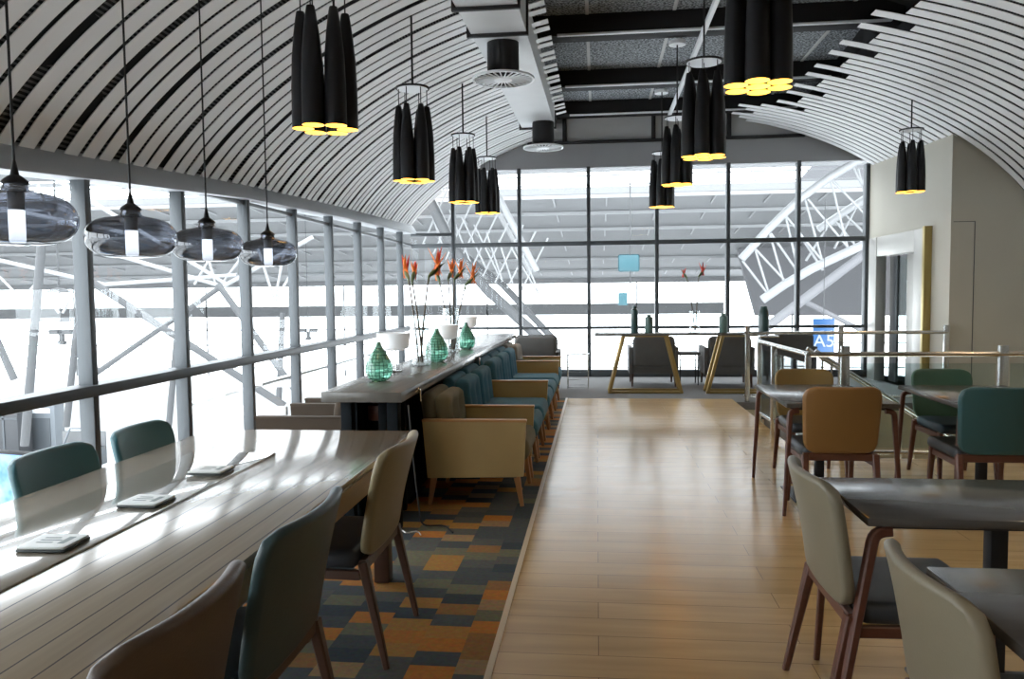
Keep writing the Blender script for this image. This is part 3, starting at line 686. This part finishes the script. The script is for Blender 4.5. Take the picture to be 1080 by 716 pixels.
armchair('grey armchair half hidden behind the railing post near the far window', 'greyfab', (3.02, 12.75, 0), 0, True, True, .70, 'greyfab', 'greyfab', 'brownwood', G3, .84, False)

# ------------------------------------------------------------------ brass framed console, side tables
t = thing('console_table', 'long narrow table on trapezoid brass frames in front of the far window', 'table', (0, 0, 0))
MB().box((-.04, 11.45, .85), (2.36, 11.85, .885), .004).build('tabletop', 'counter', t)
def trapez(cx, name):
    b = MB()
    for y in (11.5, 11.8):
        zt = .85
        b.bar([(cx-.31, y, zt), (cx-.52, y, .02)], .05, .035); b.bar([(cx+.31, y, zt), (cx+.52, y, .02)], .05, .035)
        b.bar([(cx-.545, y, .02), (cx+.545, y, .02)], .035, .035); b.bar([(cx-.31, y, .84), (cx+.31, y, .84)], .03, .02)
    b.build('trestle_frame', 'gilttable', t)
trapez(.70, 'a'); trapez(2.17, 'b') if False else trapez(2.12, 'b')
def bottle(loc, r, h, m_, label):
    P = [(0, 0), (r*.9, 0), (r, .012), (r, h*.80), (r*.92, h*.86), (r*.5, h*.90), (r*.5, h*.93), (r*.62, h*.94), (r*.62, h), (0, h)]
    o = MB().lathe(P, n=24).build('bottle_vase', m_); o.location = loc; tag(o, label, 'vase', 'ceramic bottle vases by the far window')
bottle((.55, 11.62, .885), .055, .40, 'darkbottle', 'tall dark teal bottle vase on the console, above the left brass frame')
bottle((.76, 11.62, .885), .06, .27, 'palebottle', 'short grey green bottle vase next to the tall dark one')
bottle((1.83, 11.6, .885), .06, .28, 'palebottle', 'short grey green bottle vase right of the flowers on the console')
flower_vase((1.42, 11.62, .885), .075, .32, 'slim clear glass vase on the far console', 'two dark red bird of paradise stems on the far console',
  [((0, 0), (-.11, 0, .78), 2.8, .9), ((.02, 0), (.06, 0, .80), .6, 1.3)], 'petaldark', 'petalred')
t = thing('side_table', 'small grey side table between the two grey armchairs', 'side table', (1.45, 12.7, 0))
MB().box((-.17, -.2, .48), (.17, .2, .52), .004).build('tabletop', 'greyfab', t)
for x in (-.14, .14):
    for y in (-.17, .17): MB().bar([(x, y, .48), (x, y, 0)], .018, .018).build('leg', 'black', t)
t = thing('side_table', 'open wire side table right of the far grey armchair', 'side table', (-.30, 12.2, 0))
MB().box((-.17, -.17, .52), (.17, .17, .54), .004).build('tabletop', 'chrome', t)
b = MB()
for x in (-.16, .16):
    for y in (-.16, .16): b.pipe([(x, y, .52), (x, y, 0)], .008, 8)
for z in (.02, .14, .26, .38):
    b.pipe([(-.16, -.16, z), (.16, -.16, z), (.16, .16, z), (-.16, .16, z)], .005, 6, closed=True)
b.build('wire_frame', 'steel', t)
# tall dark bollard-like bottle column seen behind the railing
o = MB().lathe([(0, 0), (.065, 0), (.07, 1.15), (.06, 1.22), (.045, 1.25), (.045, 1.28), (0, 1.28)], n=26).build('pillar_vase', 'darkbottle'); o.location = (2.24, 10.82, 0)
tag(o, 'tall dark teal floor vase standing by the corner of the railing', 'vase')

# ------------------------------------------------------------------ railings
def railing(label, pts, zr, posts, postw, low=None, group=None, railm='steel', glass=None, post_top=None):
    t = thing('railing', label, 'railing', (0, 0, 0), 0, group)
    MB().pipe([(x, y, zr) for x, y in pts], .023, 14).build('handrail', railm, t)
    if low: MB().pipe([(x, y, low) for x, y in pts], .02, 12).build('lower_rail', 'steel', t)
    for x, y in posts: MB().box((x-postw/2, y-.02, 0), (x+postw/2, y+.02, (post_top or zr)), .004).build('post', 'steel', t)
    if glass:
        for (xa, ya), (xb, yb) in glass:
            d_ = V((xb-xa, yb-ya, 0)).normalized()*.006; nrm = V((-d_.y, d_.x, 0))
            MB().poly([(xa, ya, .1), (xb, yb, .1), (xb, yb, zr-.08), (xa, ya, zr-.08)], nrm).build('glass_panel', 'railglass', t)
    return t
railing('long stainless railing between the small tables and the stairwell', [(1.87, 7.1), (5.9, 7.1)], .925, [(3.48, 7.1), (2.17, 7.1), (4.8, 7.1)], .075, .06, None, 'goldreflect', [((2.22, 7.1), (3.42, 7.1)), ((3.54, 7.1), (4.75, 7.1))], 1.0)
railing('short stainless railing along the wood floor beside the stairwell', [(1.80, 8.95), (1.86, 7.1)], .925, [(1.80, 8.9), (1.80, 8.2), (1.86, 7.12)], .05, .13, None, 'steel', [((1.80, 8.85), (1.83, 8.0)), ((1.83, 7.95), (1.855, 7.2))])
railing('far stainless railing in front of the box wall', [(1.95, 10.66), (4.55, 10.66)], .925, [(2.0, 10.66), (3.2, 10.66), (4.52, 10.66)], .06, .08, None, 'steel', None, 1.02)
t = thing('stair_handrail', 'pair of stainless handrails sloping down into the stairwell', 'handrail')
for y in (7.6, 7.9): MB().pipe([(2.05, y, .92), (4.6, y, -.75)], .02, 12).build('handrail', 'steel', t)
b = MB()
for k in range(4):
    for y in (7.6, 7.9): x = 2.2+.75*k; zz = .92-.655*(x-2.05); b.pipe([(x, y, zz), (x, y, zz-1.05)], .012, 8)
b.build('baluster', 'steel', t)
t = thing('info_pillar', 'dark grey slab pillar behind the corner of the stainless railing', 'pillar', (1.98, 9.3, 0))
MB().box((-.09, -.05, 0), (.09, .05, .95), .006).build('body', 'frame', t)
MB().box((-.11, -.07, 0), (.11, .07, .03), .006).build('base', 'black', t)
MB().box((-.11, -.06, .95), (.11, .06, .97), .003).build('cap', 'chrome', t)

# ------------------------------------------------------------------ glass pendants over the long table
def glass_pendant(loc, r, label):
    t = thing('glass_pendant', label, 'pendant lamp', loc, 0, 'smoked glass pendants over the long table')
    H = r*.81                      # half height of the body
    P = []
    for k in range(25):
        a = -pi/2+pi*k/24*.93
        P.append((r*max(0.001, cos(a))**.52 if k else 0, H*.58*sin(a)))
    P.append((.034, H*.64)); P.append((.028, H*.78))
    inner = [(max(0, x-.0045), z+(.004 if z < 0 else -.004)) for x, z in P[::-1]]
    MB().lathe(P, n=48).build('glass_shade', 'smoke', t, ang=70)
    MB().lathe([(.001, H*.98), (.014, H*.97), (.03, H*.86), (.034, H*.80), (.03, H*.77), (0, H*.77)], n=24).build('cap', 'black', t)
    MB().lathe([(0, H*.77), (.026, H*.77), (.026, H*.66), (.022, H*.62), (0, H*.62)], n=24).build('collar', 'chrome', t)
    MB().lathe([(0, H*.62), (.02, H*.62), (.02, H*.2), (.018, H*.18), (0, H*.18)], n=20).build('lamp_holder', 'header2', t)
    MB().lathe([(0, H*.25), (.018, H*.25), (.02, H*.2), (.02, -H*.48), (.017, -H*.53), (0, -H*.53)], n=20).build('light_tube', 'tube', t)
    ztop_ = arch(loc[0], loc[1])-loc[2]-.005
    MB().pipe([(0, 0, H*.96), (0, 0, ztop_)], .0035, 8).build('cord', 'black', t)
    MB().lathe([(.012, H*.95), (.004, H*1.3), (0, H*1.3)], n=14).build('cord_grip', 'black', t)
glass_pendant((-1.55, 1.95, 1.712), .148, 'smoked glass pendant cut by the left edge, nearest over the table')
glass_pendant((-1.55, 2.47, 1.698), .143, 'smoked glass pendant second from the left')
glass_pendant((-1.55, 2.98, 1.703), .138, 'smoked glass pendant third from the left')
glass_pendant((-1.55, 3.56, 1.70), .133, 'smoked glass pendant farthest over the table')

# ------------------------------------------------------------------ black cluster pendants
def cluster_proto(s, n7, label, loc, ztop_, group, ring_gap=.13):
    """loc z = bottom of the tubes"""
    t = thing('cluster_pendant', label, 'pendant lamp', loc, 0, group)
    h = .62*s; rad = .118*s; spots = [(rad*cos(2*pi*k/6+.3), rad*sin(2*pi*k/6+.3)) for k in range(6)]+([(0, 0)] if n7 else [])
    rb, rtp = .0585*s, .026*s
    zr = h+ring_gap
    for i, (x, y) in enumerate(spots):
        P = [(rb, 0), (rb*1.0, h*.1), (rb*.98, h*.35), (rb*.88, h*.6), (rb*.68, h*.8), (rb*.5, h*.93), (rb*.4, h*.985), (rtp*.8, h), (0, h)]
        tb = MB().lathe(P, (x, y, 0), 22).build('tube_shade', 'blackmetal', t, ang=60)
        I = [(rb*.995, 0), (rb*.93, .002), (rb*.92, h*.06), (rb*.8, h*.16), (0, h*.19)]
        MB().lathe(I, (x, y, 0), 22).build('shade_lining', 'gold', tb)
        MB().lathe([(0, .05*s), (.022*s, .055*s), (.026*s, .08*s), (.012*s, .11*s), (0, .11*s)], (x, y, 0), 12).build('bulb', 'bulb', tb)
        MB().pipe([(x, y, h-.005), (x, y, zr)], .004, 6).build('wire', 'black', t)
    MB().lathe([(0, zr), (.14*s, zr), (.14*s, zr+.014), (0, zr+.014)], n=30).build('ceiling_plate', 'black', t)
    MB().lathe([(0, zr-.003), (.128*s, zr-.003), (.128*s, zr)], n=30).build('plate_underside', 'whitemetal', t)
    top = ztop_-loc[2]
    MB().pipe([(0, 0, zr+.01), (0, 0, top)], .009, 8).build('rod', 'black', t)
    return t
GL = 'black tube cluster pendants along the left vault'; GR = 'black tube cluster pendants along the middle of the ceiling'
for y, zb, lb in ((4.26, 2.42, 'black tube cluster lamp nearest on the left, right of the four glass pendants'), (6.38, 2.43, 'black tube cluster lamp second nearest along the left vault'), (8.82, 2.53, 'black tube cluster lamp third along the left vault'), (10.75, 2.60, 'black tube cluster lamp farthest along the left vault')):
    zp = arch(-1.5, y)+.02
    cluster_proto(.98 if y > 5 else 1.02, False, lb, (-1.5, y, zb), zp, GL, ring_gap=.14)
for y, zb, s, lb in ((4.9, 2.72, 1.22, 'black tube cluster lamp biggest at the top edge, nearest under the dark ceiling'), (7.31, 2.71, 1.2, 'black tube cluster lamp second nearest under the dark ceiling'), (9.68, 2.78, 1.12, 'black tube cluster lamp third under the dark ceiling'), (11.9, 2.75, 1.12, 'black tube cluster lamp farthest under the dark ceiling')):
    cluster_proto(s, True, lb, (.97, y, zb), 4.5, GR, ring_gap=.10)
cluster_proto(1.0, False, 'black tube cluster lamp in front of the beige box wall on the right', (3.9, 10.3, 2.70), arch(3.9, 10.3)+.02, GL, ring_gap=.14)
for y in (9.3, 11.6):
    tag(MB().lathe([(0, 4.44), (.1, 4.44), (.1, 4.488), (0, 4.488)], (.97, y+.38, 0), 24).build('ceiling_rose', 'whitemetal'), 'round white ceiling rose in the dark ceiling, %s' % ('nearer one' if y < 10 else 'farther one'), 'ceiling rose', 'white ceiling roses')

# ------------------------------------------------------------------ screen near the window, lower left
t = thing('display_screen', 'blue lit display screen behind the nearer teal chair at the left edge', 'screen', (-3.02, 3.76, 0), R(-12))
MB().box((-.23, -.02, .36), (.23, .02, .69), .006).build('casing', 'black', t)
scr = mat('lit blue screen', (.1, .3, .6), .3); n, l = nt(scr); b_ = n['Principled BSDF']
tc = n.new('ShaderNodeTexCoord'); nz_ = n.new('ShaderNodeTexNoise'); nz_.inputs['Scale'].default_value = 9; l.new(tc.outputs['Object'], nz_.inputs['Vector'])
cr = n.new('ShaderNodeValToRGB'); l.new(nz_.outputs['Fac'], cr.inputs[0]); cr.color_ramp.elements[0].position = .4; cr.color_ramp.elements[0].color = (.02, .16, .6, 1); cr.color_ramp.elements[1].position = .62; cr.color_ramp.elements[1].color = (.6, .8, 1, 1)
l.new(cr.outputs[0], b_.inputs['Emission Color']); b_.inputs['Emission Strength'].default_value = .8
MB().box((-.215, -.028, .375), (.215, -.0205, .675)).build('screen', scr, t)
MB().box((-.05, -.02, 0), (.05, .02, .42), .004).box((-.2, -.12, 0), (.2, .12, .015), .004).build('stand', 'black', t)

# ------------------------------------------------------------------ the terminal hall outside
ZG = -5.0
struct(MB().box((-110, 14.6, ZG-.2), (80, 75, ZG)).box((-110, -25, ZG-.2), (-3.9, 14.6, ZG)).build('ground', 'extfloor'))
def zroof(y): return 2.4+(60-y)*.109
rf = sroot('roof_1')
def slab(y0, y1, x0=-75, x1=60, th=.3): return [(x0, y0, zroof(y0)), (x1, y0, zroof(y0)), (x1, y1, zroof(y1)), (x0, y1, zroof(y1))]
MB().poly(slab(22.5, 27.8), (0, 0, .3)).poly(slab(32, 60), (0, 0, .3)).poly([(16, 27.8, zroof(27.8)), (60, 27.8, zroof(27.8)), (60, 32, zroof(32)), (16, 32, zroof(32))], (0, 0, .3)).build('roof_lining', 'extroof', rf, smooth=False)
b = MB()
for y in (28.0, 32, 35.2, 39, 43.5, 48.7, 54): b.box((-75, y-.06, zroof(y)-.16), (60, y+.06, zroof(y)-.02))
b.build('purlin', 'extwhite', rf)
b = MB(); x = -70
while x < 45:
    for y in (32, 35.2, 39, 43.5, 48.7, 54): b.bar([(x, y+.1, zroof(y)-.05), (x+.02, y+1.3+.02*y, zroof(y+1.3+.02*y)-.05)], .07, .07)
    x += 2.2
b.build('rib', 'extwhite', rf)
b = MB()
for y in (29.2, 30.6): b.box((-75, y-.02, zroof(y)), (16, y+.02, zroof(y)+.05))
b.build('skylight_bar', 'extband', rf)
fs = sroot('wall_hall')
MB().box((-90, 60, -.25), (9.5, 60.4, .6)).build('facade_band', 'extband', fs)
MB().box((-90, 59, 2.15), (60, 59.4, 2.9)).build('eaves', 'extroof', fs)
b = MB()
for z in (-2.5, -4.35, -1.3): b.box((-90, 60, z-.04), (60, 60.1, z+.04))
for k in range(-7, 5): b.box((k*11.5+3-.05, 60, -5), (k*11.5+3+.05, 60.1, 2.2))
b.build('glazing_bar', 'extband', fs)
# grey sloping cladding on the right
struct(MB().poly([at(778, 264, 46), at(797, 333, 46), at(960, 333, 46), at(1010, 120, 46), at(905, 120, 46)], (0, .4, 0)).build('wall_cladding', 'extwall', smooth=False))
def tubes(b, segs, Y, r):
    for (x0, y0), (x1, y1) in segs: b.pipe([at(x0, y0, Y), at(x1, y1, Y)], r, 10)
t = thing('roof_truss', 'white tubular arched truss outside the right of the far window', 'truss')
b = MB(); b.pipe([at(x, y, 26) for x, y in ((582, 470), (600, 450))][:0] or [at(782, 273, 26), at(812, 240, 26), at(843, 210, 26), at(875, 187, 26), at(940, 148, 26)], .13, 12); b.build('top_chord', 'extwhite', t)
b = MB(); b.pipe([at(804, 316, 26), at(829, 299, 26), at(857, 283, 26), at(915, 256, 26), at(960, 240, 26)], .14, 12); b.build('bottom_chord', 'extwhite', t)
b = MB(); b.pipe([at(863, 242, 28), at(890, 224, 28), at(940, 192, 28)], .13, 12); b.build('rear_chord', 'extwhite', t)
b = MB(); tubes(b, [((876, 189), (895, 265)), ((877, 189), (916, 230)), ((849, 210), (868, 278)), ((852, 210), (896, 263)), ((828, 226), (843, 290)), ((829, 228), (868, 276)), ((811, 244), (827, 299)), ((813, 246), (843, 289)), ((796, 262), (811, 310)), ((797, 263), (829, 297)), ((783, 275), (810, 310)), ((900, 176), (935, 250)), ((905, 178), (925, 255))], 26, .036)
b.build('web', 'extwhite', t)
b = MB(); tubes(b, [((845, 250), (868, 285)), ((872, 240), (850, 275)), ((880, 232), (905, 262)), ((905, 215), (880, 262)), ((890, 225), (916, 250))], 28, .04); b.build('web', 'extwhite', t)
t = thing('roof_truss', 'white tubular truss outside the left of the far window, above the flowers', 'truss')
b = MB(); b.pipe([at(440, 160, 26), at(500, 225, 26), at(567, 285, 26)][:0] or [at(500, 165, 26), at(527, 210, 26), at(566, 286, 26)], .11, 12); b.build('top_chord', 'extwhite', t)
b = MB(); b.pipe([at(508, 190, 27), at(530, 232, 27), at(560, 288, 27)], .08, 12); b.build('top_chord', 'extwhite', t)
b = MB(); b.pipe([at(445, 195, 25), at(478, 262, 25), at(512, 304, 25), at(575, 362, 25)], .17, 12); b.build('bottom_chord', 'extgrey', t)
b = MB(); b.pipe([at(480, 262, 27), at(530, 300, 27), at(584, 358, 27)], .12, 12); b.build('bottom_chord', 'extgrey', t)
b = MB(); rnd = random.Random(3)
for k in range(9):
    x0 = 448+13*k; b.pipe([at(x0, 205+8*k, 26), at(x0+22+rnd.uniform(-6, 10), 262+7*k, 26)], .03, 8); b.pipe([at(x0+26, 195+7*k, 26), at(x0-4, 262+6*k, 26)], .03, 8)
b.build('web', 'extwhite', t)
def brace(label, p0, p1, Y0, Y1, r, m_='extgrey'):
    tag(MB().pipe([at(*p0, Y0), at(*p1, Y1)], r, 12).build('steel_brace', m_), label, 'steel brace', 'steel braces in the hall outside')
brace('long grey diagonal brace falling to the right outside the left windows', (88, 292), (300, 428), 16, 17, .085)
brace('grey diagonal brace rising to the right outside the left windows', (95, 398), (232, 303), 17, 17, .065)
brace('grey diagonal brace falling right behind the farthest glass pendant', (230, 300), (316, 418), 17, 17, .075)
brace('thick pale diagonal tube below the right white truss', (806, 347), (925, 258), 22, 24, .13, 'extwall')
brace('thin pale tube falling to the right behind the blue gate sign', (845, 316), (912, 350), 24, 24, .075, 'extwall')
brace('grey leaning brace at the far left edge of the windows', (-5, 355), (15, 400), 14, 14, .07)
def column(label, p0, p1, Y, r): tag(MB().pipe([at(*p0, Y), at(*p1, Y)], r, 14).build('steel_column', 'extgrey'), label, 'column', 'slim steel columns in the hall outside')
column('grey column outside the first window from the left, thickest', (44, 255), (26, 470), 17, .10)
column('slim pale column under the floodlight bar outside the left windows', (82, 335), (70, 450), 24, .11)
column('slim pale column seen left of the third glass pendant', (187, 350), (178, 450), 24, .10)
column('slim pale column between the third and fourth window mullions', (298, 330), (294, 425), 26, .10)
# overhead truss outside the left windows
t = thing('roof_truss', 'pale space truss outside the upper left windows', 'truss')
b = MB(); tubes(b, [((-20, 215), (130, 245)), ((60, 190), (240, 300)), ((-20, 270), (110, 300)), ((100, 262), (235, 302)), ((235, 302), (330, 250)), ((110, 300), (250, 290))], 18, .05); b.build('chord', 'extwhite', t)
b = MB(); tubes(b, [((0, 292), (25, 318)), ((45, 290), (22, 318)), ((40, 195), (55, 232)), ((75, 232), (40, 262)), ((205, 300), (228, 262)), ((228, 300), (215, 258)), ((232, 302), (262, 262)), ((262, 300), (248, 262)), ((272, 262), (290, 318)), ((300, 262), (290, 318)), ((290, 318), (312, 280)), ((50, 312), (62, 330)), ((78, 310), (66, 330))], 18, .032); b.build('web', 'extwhite', t)
def hall_lamp(label, x, y, Y, r):
    p = at(x, y, Y); t = thing('hall_lamp', label, 'lamp', p, 0, 'disc lamps hanging in the hall outside')
    MB().lathe([(0, 0), (r, 0), (r*1.02, .05), (r*.4, .16), (0, .18)], n=24).build('lamp_shade', 'extband', t); MB().pipe([(0, 0, .15), (0, 0, zroof(Y)-p.z)], .018, 6).build('rod', 'extgrey', t)
hall_lamp('grey disc lamp hanging outside left of the first thick mullion', 62, 309, 24, .38)
t = thing('light_gantry', 'grey flat gantry above the floodlights outside the left window', 'gantry', at(64, 337, 24)); MB().pipe([(0, 0, .05), (0, 0, zroof(24)-at(64, 337, 24).z)], .014, 6).build('rod', 'extgrey', t); MB().box((-.6, -.2, -.07), (.6, .2, .07), .02).build('deck', 'extband', t)
def flood(label, x, y, Y, s):
    p = at(x, y, Y); t = thing('floodlight', label, 'floodlight', p, 0, 'twin floodlights in the hall outside')
    for q in (-1, 1): MB().box((q*.2*s-.14*s, -.1, -.02), (q*.2*s+.14*s, .1, .12*s), .02).build('lamp_head', 'extgrey', t)
    MB().box((-.06*s, -.06, -.25*s), (.06*s, .06, .02), .01).box((-.1*s, -.08, -.3*s), (.1*s, .08, -.2*s), .01).build('bracket', 'extgrey', t); MB().pipe([(0, 0, 0), (0, 0, zroof(Y)-p.z)], .012, 6).build('rod', 'extgrey', t)
flood('pair of grey floodlights outside left of the thick mullion', 65, 352, 24.3, 1.2)
flood('pair of grey floodlights outside right of the farthest glass pendant', 325, 350, 34, 1.25)
# kiosks on the lower floor
p = at(48, 422, 30)
t = thing('kiosk', 'pale kiosk cabinet with grey front panel on the lower floor outside', 'kiosk', (p.x, 30, ZG))
h_ = p.z-ZG; MB().box((-.6, -.3, 0), (.6, .3, h_), .02).build('body', 'kiosk', t); MB().box((-.45, -.33, .2), (.4, -.3, h_-.7), .01).build('front_panel', 'kioskdark', t); MB().box((-.45, -.33, h_-.5), (.4, -.3, h_-.3), .01).build('name_panel', 'whitemetal', t)
p = at(12, 428, 29)
t = thing('kiosk', 'dark grey kiosk block left of the pale kiosk outside', 'kiosk', (p.x, 29, ZG)); h_ = p.z-ZG
MB().box((-.75, -.4, 0), (.55, .4, h_), .02).build('body', 'kioskblock', t); MB().box((-.1, -.43, 0), (-.02, -.4, h_), .005).box((-.75, -.43, h_-.5), (.55, -.4, h_-.42), .005).build('door_joint', 'kioskdark', t)
p = at(84, 452, 28)
t = thing('bench', 'grey bench row on the lower floor outside beside the thick mullion', 'bench', (p.x, 28, ZG)); h_ = p.z-ZG
MB().box((-.9, -.3, 0), (.9, .3, h_*.5), .02).build('base', 'kioskdark', t); MB().pipe([(-.8, 0, h_*.4), (-.4, 0, h_), (.1, 0, h_), (.5, 0, h_*.4)], .04, 8).build('arm_loop', 'kiosk', t); MB().box((-.9, .2, h_*.4), (.9, .3, h_*.9), .02).build('backrest', 'extband', t)
# louvre blades just outside the left glazing
b = MB()
for k in range(5): b.box((XW-.45-.22*k, 8.2, .50-.06*k), (XW-.36-.22*k, 13.5, .53-.06*k), .004)
for y in (8.3, 10.9, 13.4): b.box((XW-1.4, y-.03, .16), (XW-.13, y+.03, .26), .004)
tag(b.build('louvre', 'header2'), 'slanting pale louvre blades outside the lower left windows', 'louvre')
# gate sign and turquoise stand
p0, p1 = at(858, 336, 17), at(880, 373, 17)
t = thing('gate_sign', 'blue gate sign reading A5 outside the right of the far window', 'sign', ((p0.x+p1.x)/2, 17, p1.z)); W_, H_ = p1.x-p0.x, p0.z-p1.z
MB().box((-W_/2, 0, 0), (W_/2, .06, H_), .005).build('board', 'signblue', t)
cu = bpy.data.curves.new('A5', 'FONT'); cu.body = 'A5'; cu.size = H_*.5; cu.align_x = 'CENTER'; cu.extrude = .006
tmp = bpy.data.objects.new('tmp', cu); me = bpy.data.meshes.new_from_object(tmp); bpy.data.objects.remove(tmp)
for v in me.vertices: v.co = V((v.co.x, -.008-v.co.z, v.co.y+H_*.2))
me.materials.append(M['signwhite']); o = bpy.data.objects.new('lettering', me); C.objects.link(o); o.parent = t
MB().pipe([(0, .03, H_), (0, .03, H_+2.5)], .01, 8).build('hanger', 'extgrey', t)
p = at(667, 322, 20); q = at(667, 268, 20)
t = thing('hanging_banner', 'pale turquoise banner hanging outside above the tall dark bottle', 'banner', (p.x-.1, 20, p.z)); h_ = q.z-p.z
MB().box((-.26, 0, h_*.66), (.28, .04, h_), .05).box((-.26, 0, h_*.0), (-.02, .04, h_*.25), .01).build('panel', 'cyan', t); MB().pipe([(.05, .02, 0), (.05, .02, h_+1.9)], .015, 8).build('rod', 'extgrey', t)

# ------------------------------------------------------------------ light
W = bpy.data.worlds.new('world'); bpy.context.scene.world = W; W.use_nodes = True
n = W.node_tree.nodes; l = W.node_tree.links; bg = n['Background']; bg.inputs[0].default_value = (.94, .975, 1, 1); bg.inputs[1].default_value = 8.0
def point(loc, e, col, r=.05, kind='POINT', size=None, rot=None):
    d = bpy.data.lights.new('lamp', kind); d.energy = e; d.color = col
    if kind == 'POINT': d.shadow_soft_size = r
    o = bpy.data.objects.new('lamp', d); C.objects.link(o); o.location = loc
    if kind == 'SPOT': d.spot_size = R(100); d.spot_blend = .6; d.shadow_soft_size = r
    if kind == 'AREA': d.size = size or 1
    if rot: o.rotation_euler = rot
    return o
# warm spots in the pendant clusters, plus added fill in the room
for y in (4.9, 7.31, 9.68, 11.9): point((.97, y, 2.74), 18, (1, .72, .35), .12, 'SPOT')
for y in (4.26, 6.38, 8.82, 10.75): point((-1.5, y, 2.43), 14, (1, .72, .35), .12, 'SPOT')
point((3.9, 10.3, 2.7), 14, (1, .72, .35), .12, 'SPOT')
for x, y in ((2.6, 1.0), (2.8, 4.2), (4.4, 6.0), (4.3, 8.8), (.4, .2)): point((x, y, 3.3), 40, (1, .78, .5), .12, 'SPOT')  # added fill spots, no lamps hang here

sc = bpy.context.scene
sc.view_settings.view_transform = 'Standard'; sc.view_settings.look = 'None'; sc.view_settings.gamma = 1; sc.view_settings.exposure = 0
sc.view_settings.use_curve_mapping = False
sc.cycles.max_bounces = 8; sc.cycles.transparent_max_bounces = 16; sc.cycles.sample_clamp_indirect = 6
